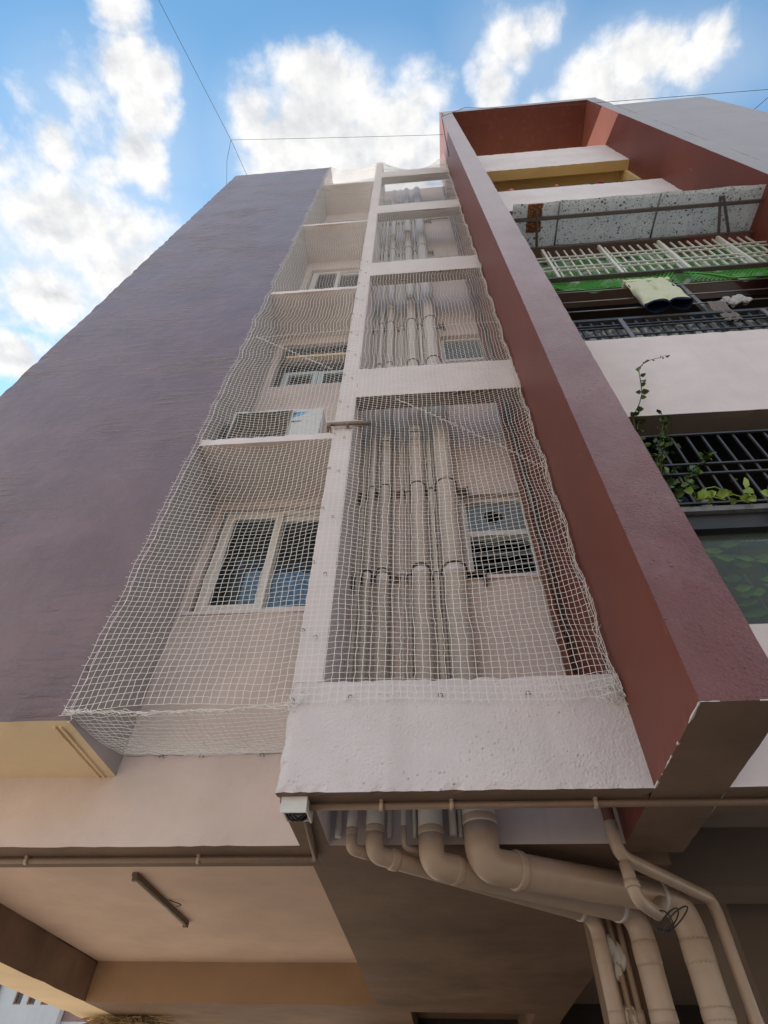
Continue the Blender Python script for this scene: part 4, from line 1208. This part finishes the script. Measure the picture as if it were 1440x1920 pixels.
# ------------------------------------------------------------------ second floor balcony: awning, grille, washing
aw = empty('awning', (2.7, 2.05, 9.3), 'speckled weathered sheet awning over the caged balcony', 'awning')
def sheet(x0, x1, zf, zb, y0, y1, seed):
    rr = random.Random(seed)
    b = MB(); nx = max(3, int((x1 - x0) / .03)); ny = 10
    def P(i, j, dz):
        x = x0 + (x1 - x0) * i / nx; y = y0 + (y1 - y0) * j / ny
        rib = .018 * max(0, math.cos((x - 1.2) * 2 * math.pi / .33)) ** 10
        yy = y + (.005 * math.sin(x * 9 + seed) if j == 0 else 0)
        return (x, yy, zf + (zb - zf) * j / ny + rib + .004 * math.sin(7 * x + 3 * y) + dz)
    for i in range(nx):
        for j in range(ny):
            b.face([P(i, j, 0), P(i, j + 1, 0), P(i + 1, j + 1, 0), P(i + 1, j, 0)], 0, True)
            b.face([P(i, j, .004), P(i + 1, j, .004), P(i + 1, j + 1, .004), P(i, j + 1, .004)], 0, True)
    for i in range(nx):
        b.face([P(i, 0, 0), P(i + 1, 0, 0), P(i + 1, 0, .004), P(i, 0, .004)])
    return b
AY0, AY1, AZ = 1.79, 2.315, 9.27
for i, (x0, x1) in enumerate(((1.275, 1.83), (1.84, 3.02), (3.03, 4.235))):
    sheet(x0, x1, AZ + .006 * (i % 2), AZ + .06 + .006 * (i % 2), AY0, AY1, i).build('roof_sheet', MT['awning'], aw)
for x in (1.835, 3.025):
    b = MB(); b.tube([(x, AY0 + .005, AZ - .006), (x, AY1, AZ + .045)], .011, 8); b.build('joint_strip', MT['mid_grey'], aw)
b = MB(); b.box(1.127, 4.235, 1.945, 1.985, AZ - .035, AZ + .003); b.build('cross_bar', MT['bracket'], aw)
for (xa, xb) in ((1.56, 1.62), (3.72, 3.85)):
    for off in ((0,) if xa < 2 else (0, .12)):
        b = MB(); b.tube([(xa + off * .3, 1.87, AZ - .03), (xb + off - .02, 2.30, AZ - .02)], .018, 4, smooth=False); b.build('bracket', MT['bracket'], aw)
b = MB(); b.box(1.127, 4.24, 2.296, 2.316, 9.215, 9.26); b.build('wall_angle', MT['bracket'], aw)
b = MB()
rr = random.Random(3)
cols = 12
for i in range(cols):
    for j in range(14):
        x = 1.455 + .175 * i / cols; y = 1.795 + .33 * j / 14
        if rr.random() < .9:
            s_ = .011
            zz = AZ + .06 * (y - AY0) / (AY1 - AY0); b.box(x, x + s_ * rr.uniform(1.0, 1.8), y, y + .026, zz - .014 - rr.random() * .03, zz - .002)
b.build('rust_patch', MT['rust'], aw, kind='stuff', label='crumbling rust brown patch under the sheet')

def grille_panel(name, x0, x1, z0, z1, y, label, m, sp, hz, r, posts, group=None, cat='grille', hr=None):
    t = empty(name, ((x0 + x1) / 2, y, z0), label, cat, group)
    n = int(round((x1 - x0) / sp))
    src = None
    for i in range(1, n):
        x = x0 + (x1 - x0) * i / n
        if any(abs(x - p) < sp * .35 for p in posts): continue
        if src is None:
            b = MB(); b.box(x - r, x + r, y - r, y + r, z0 + .012, z1 - .012)
            src = b.build('bar', m, t); sx = x
        else:
            c = src.copy(); COL.objects.link(c); c.location.x = x - sx
    for z in hz:
        b = MB(); q = hr or r
        b.box(x0, x1, y - r - q * 2, y - r - .0005, z - q, z + q); b.build('rail', m, t)
    for p in posts:
        b = MB(); b.box(p - .016, p + .016, y - .035, y + .01, z0, z1); b.build('post', m, t)
    return t
gp = grille_panel('balcony_grille', 1.127, 4.24, 8.14, 9.2, 2.345, 'white barred grille below the speckled awning', MT['white_metal'], .1, (8.42, 8.53, 8.78, 8.89), .008, (1.66, 2.36, 3.085, 3.80))
b = MB(); b.box(1.127, 4.24, 2.298, 2.345, 8.10, 8.135); b.build('bottom_angle', MT['bracket'], gp)
# shade cloth behind the grille and green plastic mesh below it
b = MB()
n = 90
for i in range(n):
    for j in range(8):
        def Q(i, j):
            x = 1.127 + 3.11 * i / n; z = 8.15 + 1.0 * j / 8
            return (x, 2.46 + .03 * math.sin(x * 7 + j) + .02 * math.sin(x * 19), z + .03 * math.sin(x * 5))
        b.face([Q(i, j), Q(i + 1, j), Q(i + 1, j + 1), Q(i, j + 1)], 0, True)
tag(b.build('shade_cloth', MT['green_sheet']), 'torn green and white shade cloth behind the white grille', 'shade cloth')
def mesh_strip(x0, x1, z0, z1, y, seed):
    rr = random.Random(seed); L = []
    sp = .046
    n = int((x1 - x0) / sp)
    h = z1 - z0
    for i in range(-int(h / sp) - 1, n + 1):
        for s_ in (1, -1):
            a = np.array([x0 + i * sp, 0]); pts = []
            for k in range(9):
                zz = h * k / 8
                x = (x0 + i * sp + zz * .75) if s_ == 1 else (x0 + i * sp + h * .75 - zz * .75)
                if x0 <= x <= x1: pts.append((x, y + .012 * math.sin(x * 8) + .02 * math.sin(3 * x + zz * 9), z0 + zz + .015 * math.sin(x * 4 + seed)))
            if len(pts) > 1: L.append(pts)
    return L
gm = empty('plastic_mesh', (2, 2.35, 7.85), 'bright green plastic mesh strip left of the balcony post', 'plastic mesh', 'green plastic mesh strips')
cord_obj('mesh', mesh_strip(1.13, 2.88, 7.84, 8.12, 2.35, 1), .0032, gm, MT['green_net'])['kind'] = 'stuff'
cord_obj('hem', [[(1.13, 2.35, 8.11), (2.0, 2.35, 8.12), (2.88, 2.35, 8.10)], [(1.13, 2.35, 7.84), (2.0, 2.36, 7.855), (2.88, 2.35, 7.84)]], .007, gm, MT['green_net'])
gm = empty('plastic_mesh', (3.6, 2.35, 7.85), 'bright green plastic mesh strip right of the balcony post', 'plastic mesh', 'green plastic mesh strips')
cord_obj('mesh', mesh_strip(3.0, 4.24, 7.84, 8.12, 2.35, 4), .0032, gm, MT['green_net'])['kind'] = 'stuff'
cord_obj('hem', [[(2.98, 2.33, 8.08), (3.2, 2.32, 7.95), (3.4, 2.34, 7.85), (4.24, 2.35, 7.85)]], .011, gm, MT['green_net'])
# rods, post, lower railing with a sheet painted as its glass reflection
ps = empty('balcony_post', (2.905, 2.40, 6.52), 'grey steel post standing on the second floor balcony railing', 'post')
b = MB(); b.box(2.885, 2.925, 2.39, 2.43, 6.52, 8.13); b.build('shaft', MT['mid_grey'], ps)
for z, y in ((7.80, 2.36), (7.52, 2.36), (7.27, 2.36)):
    b = MB(); b.tube([(1.127, y, z), (4.24, y, z + .01)], .008, 8)
    tag(b.build('drying_rod', MT['steel']), {7.80: 'topmost thin drying rod just under the green mesh', 7.52: 'middle thin drying rod carrying the pale lime garment', 7.27: 'lowest thin drying rod above the dark glass railing'}[z], 'rod', 'drying rods of the second floor balcony')
rl = empty('balcony_railing', (2.7, 2.36, 6.512), 'dark railing with a sheet painted as glass reflection on the upper white parapet', 'railing')
b = MB(); b.box(1.127, 4.24, 2.335, 2.385, 6.965, 7.01); b.build('top_rail', MT['dark_grey'], rl)
b = MB(); b.box(1.127, 4.24, 2.345, 2.375, 6.513, 6.53); b.build('bottom_rail', MT['mid_grey'], rl)
src = None
for i in range(30):
    x = 1.18 + i * .105
    if src is None:
        b = MB(); b.box(x - .012, x + .012, 2.352, 2.374, 6.53, 6.965); src = b.build('bar', MT['dark_grey'], rl); sx = x
    else:
        c = src.copy(); COL.objects.link(c); c.location.x = x - sx
for z in (6.63, 6.80, 6.86):
    b = MB(); b.box(1.127, 4.24, 2.340, 2.3515, z - .009, z + .009); b.build('cross_rail', MT['dark_grey'], rl)
for x in (1.98, 3.3):
    b = MB(); b.box(x - .02, x + .02, 2.325, 2.3395, 6.53, 6.965); b.build('post', MT['mid_grey'], rl)
b = MB()
n = 80
for i in range(n):
    for j in range(6):
        def Q(i, j):
            x = 1.127 + 3.11 * i / n; z = 6.53 + .43 * j / 6
            return (x, 2.42 + .012 * math.sin(x * 23 + j * 2) + .01 * math.sin(x * 41 - j), z)
        b.face([Q(i, j), Q(i + 1, j), Q(i + 1, j + 1), Q(i, j + 1)], 0, True)
b.build('reflection_sheet', MT['reflection_sheet'], rl)

# washing
def cloth_sheet(name, x0, x1, zr, drop_f, drop_b, y, m, label, cat, slant=0.0, ph=0.0, thick=.012, parent=None):
    """cloth folded over a rod: front flap, fold, back flap"""
    b = MB(); nx, ns = 22, 26
    tot = drop_f + drop_b
    def P(i, k, off):
        u = i / nx; s_ = k / ns * tot
        x = x0 + (x1 - x0) * u
        f = .008 * math.sin(u * 14 + ph) + .006 * math.sin(u * 31 + ph * 2)
        if s_ < drop_f:
            d = drop_f - s_; yy = y - .014 - off; z = zr - d
            g_ = min(1, d / .1)
        else:
            d = s_ - drop_f; yy = y + .014 + off; z = zr - d
            g_ = min(1, d / .1)
        t = math.exp(-(d / .02) ** 2)
        yy = y + (yy - y) * (1 - .6 * t); z += (.012 + off) * t
        return (x + slant * d + .01 * math.sin(d * 20 + ph) * g_, yy + f * g_, z + .01 * math.sin(u * 9 + ph) * g_)
    for i in range(nx):
        for k in range(ns):
            b.face([P(i, k, 0), P(i + 1, k, 0), P(i + 1, k + 1, 0), P(i, k + 1, 0)], 0, True)
    o = b.build(name, m, parent)
    if label: tag(o, label, cat)
    return o
# pale lime trousers with navy lining: two flattened legs hanging from the rod
tr = empty('trousers', (2.47, 2.33, 7.50), 'pale lime trousers with navy hems drying on the balcony rod', 'trousers')
def leg(x0, x1, zt, zb, seed):
    b = MB(); n = 28; m_ = 16
    def P(j, k, sh=1.0):
        t = j / m_; a = 2 * math.pi * k / n
        cx = (x0 + x1) / 2 + .02 * t; rx = (x1 - x0) / 2 * (1 + .05 * t)
        ry = (.02 + .032 * t) * sh
        c, s_ = math.cos(a), math.sin(a)
        sx = math.copysign(abs(c) ** .7, c); sy = math.copysign(abs(s_) ** .8, s_)
        w = .010 * math.sin(9 * t + 3 * a + seed) + .006 * math.sin(17 * t - 2 * a)
        return (cx + rx * sh * sx + w * .4, 2.28 + ry * sy + w, zt + (zb - zt) * t + .012 * math.sin(2 * a + seed) * t)
    for j in range(m_):
        for k in range(n):
            mi = 1 if j == m_ - 1 else 0
            b.face([P(j, k), P(j + 1, k), P(j + 1, k + 1), P(j, k + 1)], mi, True)
            b.face([P(j, k + 1, .9), P(j + 1, k + 1, .9), P(j + 1, k, .9), P(j, k, .9)], 1, True)
    for k in range(n):
        b.face([P(m_, k), P(m_, k, .9), P(m_, k + 1, .9), P(m_, k + 1)], 1, True)
        b.face([P(0, k), P(0, k + 1), P(0, k + 1, .9), P(0, k, .9)], 0, True)
    return b.build('trouser_leg', [MT['cloth_lime'], MT['cloth_navy']], tr)
leg(2.24, 2.47, 7.76, 7.08, 0.3); leg(2.465, 2.69, 7.76, 7.11, 2.1)
b = MB(); b.rough_box(2.23, 2.70, 2.255, 2.33, 7.72, 7.79, step=.04, amp=.006); b.build('waistband', MT['cloth_lime'], tr)
cloth_sheet('towel', 2.905, 3.07, 7.28, .50, .34, 2.355, MT['cloth_brown'], 'grey brown towel hanging from the lowest drying rod', 'towel', ph=.5)
b = MB()
for i, (x, z, r) in enumerate(((3.10, 7.26, .05), (3.17, 7.24, .055), (3.23, 7.29, .05), (3.27, 7.23, .045), (3.14, 7.19, .04))):
    blob(b, (x, 2.345, z), (r, .035, r * 1.1), 30 + i, n=10)
tag(b.build('crumpled_cloth', MT['cloth_grey']), 'crumpled light grey cloth beside the grey brown towel', 'cloth')

# ------------------------------------------------------------------ top balcony rail with bits of washing
tr2 = empty('top_rail', (2.7, 2.36, 12.5), 'black and white rail along the top balcony parapet', 'railing')
b = MB(); b.tube([(1.127, 2.36, 12.66), (4.0, 2.36, 12.66)], .016, 8); b.build('rail', MT['black'], tr2)
b = MB(); b.tube([(1.127, 2.345, 12.57), (3.1, 2.345, 12.575)], .012, 8); b.build('rail', MT['white_metal'], tr2)
for x in (1.5, 2.2, 2.9, 3.6, 3.98):
    b = MB(); b.box(x - .012, x + .012, 2.352, 2.376, 12.5, 12.66); b.build('upright', MT['white_metal'], tr2)
for i, (x, z, r, m, lab) in enumerate(((1.77, 12.62, .05, 'cloth_pink', 'small pink cloth bundled at the left end of the top balcony rail'), (2.55, 12.66, .03, 'cloth_pink', 'tiny pink cloth in the middle of the top balcony rail'), (3.30, 12.68, .028, 'cloth_magenta', 'tiny magenta cloth at the right of the top balcony rail'))):
    b = MB(); blob(b, (x, 2.345, z), (r * 1.3, .03, r), 60 + i)
    tag(b.build('cloth', MT[m]), lab, 'cloth', 'bits of washing on the top balcony')

# ------------------------------------------------------------------ first floor balcony: grille, planter rail, glass
g1 = grille_panel('window_grille', 1.127, 4.24, 4.13, 4.95, 2.345, 'black barred grille of the lowest balcony above the green glass', MT['dark_grey'], .1035, (4.21, 4.50, 4.60, 4.94), .007, (), hr=.007)
pr = empty('planter_rail', (2.7, 2.30, 4.0), 'weathered grey rail with black underside carrying creeping plants', 'rail')
b = MB(); b.box(1.127, 4.24, 2.27, 2.335, 4.075, 4.115); b.build('rail', MT['mid_grey'], pr)
b = MB(); b.box(1.127, 4.24, 2.30, 2.40, 3.955, 4.074); b.build('under_beam', MT['black'], pr)
gl = empty('glass_balustrade', (2.7, 2.35, 3.29), 'green tinted glass balustrade below the black grille', 'balustrade')
b = MB(); b.box(1.127, 2.62, 2.345, 2.353, 3.30, 3.955); b.build('glass_pane', MT['green_glass'], gl)
b = MB(); b.box(2.63, 4.24, 2.345, 2.353, 3.30, 3.955); b.build('glass_pane', MT['green_glass'], gl)
b = MB(); b.box(1.127, 4.24, 2.325, 2.37, 3.2905, 3.306); b.build('bottom_channel', MT['frame_white'], gl)
# things kept inside the lowest balcony
bx = empty('storage_crate', (2.2, 2.9, 4.3), 'dark mesh sided crate hanging inside the lowest balcony', 'crate')
b = MB(); b.rough_box(2.05, 2.55, 2.75, 3.1, 4.25, 4.62, step=.1, amp=.004); b.build('shell', MT['dark_grey'], bx)
b = MB()
for i in range(14):
    x = 2.07 + .46 * i / 13; b.box(x - .004, x + .004, 2.738, 2.7495, 4.27, 4.60)
for i in range(10):
    z = 4.27 + .33 * i / 9; b.box(2.07, 2.53, 2.727, 2.7375, z - .004, z + .004)
b.build('mesh_side', MT['mid_grey'], bx, kind='stuff')
cloth_sheet('dark_towel', 1.52, 1.80, 4.62, .45, .3, 2.62, MT['cloth_navy'], 'navy towel hanging inside the lowest balcony behind the bars', 'towel', ph=1.0)
cloth_sheet('pale_cloth', 1.86, 1.93, 4.55, .22, .2, 2.60, MT['tube'], 'narrow beige cloth hanging beside the navy towel', 'cloth', ph=2.0)

# plants -------------------------------------------------------------
def leaf_face(b, p, d, up, ln, wd, mi=0):
    p = Vector(p); d = Vector(d).normalized(); up = Vector(up)
    side = d.cross(up).normalized() if d.cross(up).length > 1e-4 else Vector((1, 0, 0))
    n = side.cross(d).normalized()
    c = [p, p + d * ln * .35 + side * wd * .5 + n * wd * .15, p + d * ln * .75 + side * wd * .35 + n * wd * .08, p + d * ln - n * ln * .12,
         p + d * ln * .75 - side * wd * .35 + n * wd * .08, p + d * ln * .35 - side * wd * .5 + n * wd * .15, p + d * ln * .5]
    b.face([c[0], c[1], c[6]], mi, True); b.face([c[1], c[2], c[6]], mi, True); b.face([c[2], c[3], c[6]], mi, True)
    b.face([c[3], c[4], c[6]], mi, True); b.face([c[4], c[5], c[6]], mi, True); b.face([c[5], c[0], c[6]], mi, True)

pl = empty('creeper_plant', (1.55, 2.30, 4.7), 'leafy creeper with one long shoot climbing in front of the white parapet', 'plant')
rr = random.Random(11)
stem = [(1.50, 2.36, 4.85), (1.535, 2.27, 5.12), (1.60, 2.24, 5.22), (1.665, 2.23, 5.36), (1.705, 2.225, 5.52), (1.745, 2.22, 5.70), (1.80, 2.22, 5.80), (1.89, 2.22, 5.87), (1.98, 2.22, 5.90), (2.04, 2.22, 5.94)]
b = MB(); b.tube(stem, [.005, .005, .004, .004, .0035, .003, .0028, .0025, .002, .0015], 6); b.build('shoot', MT['stem'], pl)
P = [Vector(p) for p in stem]
for s_ in range(1, len(P) - 1):
    for k in range(2):
        q = P[s_].lerp(P[s_ + 1], k / 2 + .1)
        for sd in (1, -1):
            if rr.random() < .3: continue
            b = MB()
            sz = (.048 if s_ < 6 else .030) * rr.uniform(.6, 1.15)
            leaf_face(b, q + Vector((0, 0, rr.uniform(-.02, .02))), (sd * rr.uniform(.35, .9), -.3 + rr.uniform(-.4, .3), rr.uniform(-1.0, .1)), (-.35 + rr.gauss(0, .35), -.45 + rr.gauss(0, .35), -.8), sz * 1.1, sz * .85)
            b.build('leaf', MT['leaf'], pl)
b = MB()
for (p0, p1, p2) in (((1.40, 2.45, 4.25), (1.60, 2.30, 4.75), (1.72, 2.24, 5.05)), ((1.36, 2.5, 4.2), (1.45, 2.35, 4.7), (1.56, 2.3, 5.08)), ((1.5, 2.4, 4.2), (1.7, 2.32, 4.5), (1.86, 2.26, 4.62)), ((1.45, 2.4, 4.3), (1.58, 2.28, 4.6), (1.66, 2.25, 4.88))):
    pts = [tuple(Vector(p0).lerp(Vector(p1), t).lerp(Vector(p1).lerp(Vector(p2), t), t)) for t in [i / 10 for i in range(11)]]
    b.tube(pts, .004, 5)
    for i in range(2, 11):
        for sd in range(4):
            q = Vector(pts[i]) + Vector((rr.gauss(0, .015), rr.gauss(0, .015), rr.gauss(0, .015)))
            leaf_face(b, q, (rr.uniform(-1, 1), rr.uniform(-1, .3), rr.uniform(-.8, .5)), (rr.gauss(0, .6), rr.gauss(-.3, .6), rr.gauss(.2, .8)), rr.uniform(.035, .065), rr.uniform(.03, .045), 1)
for i in range(420):
    q = (1.40 + abs(rr.gauss(0, .17)), 2.44 + rr.gauss(0, .06), 4.60 + rr.gauss(0, .2))
    leaf_face(b, q, (rr.uniform(-1, 1), rr.uniform(-1, 1), rr.uniform(-.8, .6)), (rr.gauss(0, .6), rr.gauss(-.3, .6), rr.gauss(.2, .8)), rr.uniform(.03, .06), rr.uniform(.025, .045), 1)
b.build('foliage', [MT['stem'], MT['leaf']], pl, kind='stuff')

pp = empty('pothos_plant', (1.80, 2.28, 4.12), 'lime green trailing houseplant on the weathered rail', 'plant')
b = MB()
b.tube([(1.66, 2.25, 4.16), (1.68, 2.24, 4.24), (1.74, 2.24, 4.25), (1.82, 2.26, 4.20), (1.88, 2.26, 4.16)], .004, 6)
b.tube([(1.62, 2.25, 4.14), (1.67, 2.24, 4.17), (1.76, 2.25, 4.14)], .004, 6)
b.build('stem', MT['leaf_lime'], pp)
for i in range(26):
    x = rr.choice([1.62, 1.66, 1.70, 1.80, 1.84, 1.88, 1.92, 2.02, 2.06]) + rr.gauss(0, .015)
    z = 4.13 + abs(rr.gauss(0, .06)) if x < 1.95 else 4.10 + rr.gauss(0, .03)
    b = MB()
    leaf_face(b, (x, 2.25 + rr.gauss(0, .01), z), (rr.uniform(-1, 1), -.2, rr.uniform(-.6, .6)), (rr.gauss(-.3, .4), rr.gauss(-.5, .4), -.6), rr.uniform(.06, .095), rr.uniform(.04, .06))
    b.build('leaf', MT['leaf_lime'], pp)
bp_ = empty('balcony_plant', (1.9, 2.5, 3.3), 'long leaved plant standing behind the green glass', 'plant')
b = MB()
b.tube([(1.85, 2.62, 3.29), (1.84, 2.58, 3.55), (1.80, 2.52, 3.80)], .006, 6); b.tube([(2.0, 2.65, 3.29), (1.98, 2.60, 3.6), (1.95, 2.55, 3.9)], .006, 6)
b.build('stem', MT['stem'], bp_)
for i in range(48):
    q = (1.5 + rr.uniform(0, .8), 2.42 + rr.uniform(-.05, .10), 3.36 + rr.uniform(0, .56))
    b = MB(); leaf_face(b, q, (rr.choice((-1, 1)), rr.uniform(-.3, .1), rr.uniform(-.2, .35)), (rr.gauss(-.2, .4), -.5, -.6), rr.uniform(.09, .16), rr.uniform(.025, .045))
    b.build('leaf', MT['leaf_lime'] if i % 2 == 0 else MT['leaf'], bp_)

# ------------------------------------------------------------------ overhead wires
def cable(pts, r, label, sag=0.0):
    P = [Vector(p) for p in pts]; out = []
    for i in range(len(P) - 1):
        for k in range(12):
            t = k / 12
            q = P[i].lerp(P[i + 1], t); q.z -= sag * 4 * t * (1 - t); out.append(q)
    out.append(P[-1])
    b = MB(); b.tube(out, r, 6)
    return tag(b.build('overhead_wire', MT['wire']), label, 'wire', 'wires strung across the sky above the roof')
cable([(-3.60, 2.33, 16.16), (-3.814, 1.648, 16.25), (-4.65, -0.72, 16.3), (-7.5, -9.0, 16.0)], .0045, 'dark wire rising from the left roof corner to the top left of the sky')
cable([(-3.814, 1.648, 16.25), (-1.5, 1.79, 16.30), (.84, 1.93, 16.4)], .0042, 'level wire strung from the left wire to the fin', sag=.02)
cable([(-3.814, 1.648, 16.25), (-3.95, 2.0, 16.05), (-3.92, 2.6, 15.2)], .004, 'short slack wire dropping behind the left wall edge')
cable([(.86, 1.66, 17.0), (1.4, 1.60, 17.6), (2.6, 1.62, 16.7), (7.5, 1.64, 16.2), (12, 1.5, 16.6)], .0055, 'long wire crossing in front of the frame and grey end wall', sag=.03)
cable([(7.2, 2.05, 16.2), (9.0, 0.6, 16.4)], .006, 'short wire at the right border of the sky')
b = MB(); b.tube([(.87, 1.692, 17.9), (.90, 1.685, 17.6), (.845, 1.69, 17.2), (.838, 1.75, 16.6), (.838, 1.9, 15.8), (.838, 2.05, 14.5)], .006, 6)
tag(b.build('cable', MT['wire']), 'dark cable clipped down the top of the fin', 'cable')

# ------------------------------------------------------------------ neighbours seen under the building
wb = empty('neighbour_house', (-18, 27, 0), 'white neighbouring house seen under the beam at bottom left', 'house')
b = MB()
hol = []
for k in range(4):
    for i in range(10):
        if i in (4, 5): continue
        x = -18.26 + .51 * i
        hol.append((x, x + .29, 2.0 + 3.1 * k, 2.5 + 3.1 * k))
b.wall(-24, -13.55, 25, 25.3, 0, 13.5, hol)
b.box(-24, -13.55, 25.3, 33, 0, 13.4)
b.build('wall', MT['far_white'], wb)
for h in hol:
    b = MB(); frame_rect(b, h[0], h[1], h[2], h[3], 25.05, 25.12, .05); w = b.build('window', MT['far_red'], wb)
    b = MB(); b.box(h[0] + .05, h[1] - .05, 25.09, 25.10, h[2] + .05, h[3] - .05); b.build('pane', MT['black_glass'], w)
    b = MB(); b.box(h[0] - .08, h[1] + .08, 24.75, 25, h[3] + .05, h[3] + .12); b.build('sunshade', MT['far_white'], w)
for x in (-16.2, -15.9):
    b = MB(); b.tube([(x, 24.9, 0), (x, 24.9, 13)], .07, 10); b.build('downpipe', MT['mid_grey'], wb)
b = MB()
for i in range(19):
    a0, a1 = math.pi * i / 19, math.pi * (i + 1) / 19
    for (r0, r1, y) in ((.95, 1.1, 24.9),):
        q = [(-14.9 + r0 * math.cos(a0), y, 3.3 + r0 * math.sin(a0)), (-14.9 + r1 * math.cos(a0), y, 3.3 + r1 * math.sin(a0)), (-14.9 + r1 * math.cos(a1), y, 3.3 + r1 * math.sin(a1)), (-14.9 + r0 * math.cos(a1), y, 3.3 + r0 * math.sin(a1))]
        b.face(q); b.face([(p[0], 25, p[2]) for p in q][::-1])
        b.face([q[1], (q[1][0], 25, q[1][2]), (q[2][0], 25, q[2][2]), q[2]])
b.build('arch_moulding', MT['mid_grey'], wb)
pk = empty('neighbour_house', (-11, 26, 0), 'pink neighbouring house beside the white one at bottom left', 'house')
b = MB(); b.box(-13.5, -7, 25.6, 33, 4.72, 9.5); b.build('wall', MT['far_pink'], pk)
b = MB(); b.box(-13.5, -7, 25.6, 33, 0, 4.6); b.build('wall', MT['far_red'], pk, label='darker pink lower wall')
b = MB(); b.box(-13.6, -7, 25.4, 33, 4.6, 4.72); b.build('cornice', MT['far_white'], pk)
b = MB(); b.box(-12.6, -12.3, 25.5, 25.6, 4.72, 9.5); b.build('pilaster', MT['far_red'], pk)

st = empty('straw_bundle', (-3.35, 7.6, 2.5), 'bundle of dry straw hanging under the far beam at bottom left', 'straw')
rr = random.Random(21)
L = []
for i in range(520):
    x0_ = -3.62 + rr.uniform(0, .6); y0_ = 7.55 + rr.uniform(-.12, .12)
    z0_ = 2.535 - abs(rr.gauss(0, .06))
    d = Vector((rr.gauss(0, .14) + (x0_ + 3.32) * .35, rr.gauss(0, .08), -rr.uniform(.0, .2)))
    L.append([(x0_, y0_, z0_), (x0_ + d.x * .5 + rr.gauss(0, .02), y0_ + d.y * .5, z0_ + d.z * .4), (x0_ + d.x, y0_ + d.y, z0_ + d.z)])
cord_obj('straw', L, .004, st, MT['thatch'])['kind'] = 'stuff'
b = MB(); b.tube([(-3.62, 7.55, 2.52), (-3.0, 7.55, 2.52)], .015, 8); b.build('hanging_rod', MT['pipe_low'], st)

# added unseen house behind the camera: cuts low sky light, shows in window glass
op = empty('sky_blocker_house', (1, -24, 0), 'added unseen ochre house behind the camera, cutting low sky light', 'house')
b = MB()
hol = [(x, x + 1.2, 1.0 + 3.1 * k, 2.3 + 3.1 * k) for k in range(3) for x in (-11, -7.5, -4, -.5, 3, 6.5, 10, 13.5)]
b.wall(-14, 17, -20.3, -20.0, 0, 10.2, hol)
b.box(-14, 17, -28, -20.3, 0, 10.0)
b.build('wall', MT['blocker_wall'], op)
for h in hol:
    b = MB(); frame_rect(b, h[0], h[1], h[2], h[3], -20.12, -20.05, .06); w = b.build('window', MT['frame_white'], op)
    b = MB(); b.box(h[0] + .06, h[1] - .06, -20.10, -20.09, h[2] + .06, h[3] - .06); b.build('pane', MT['black_glass'], w)
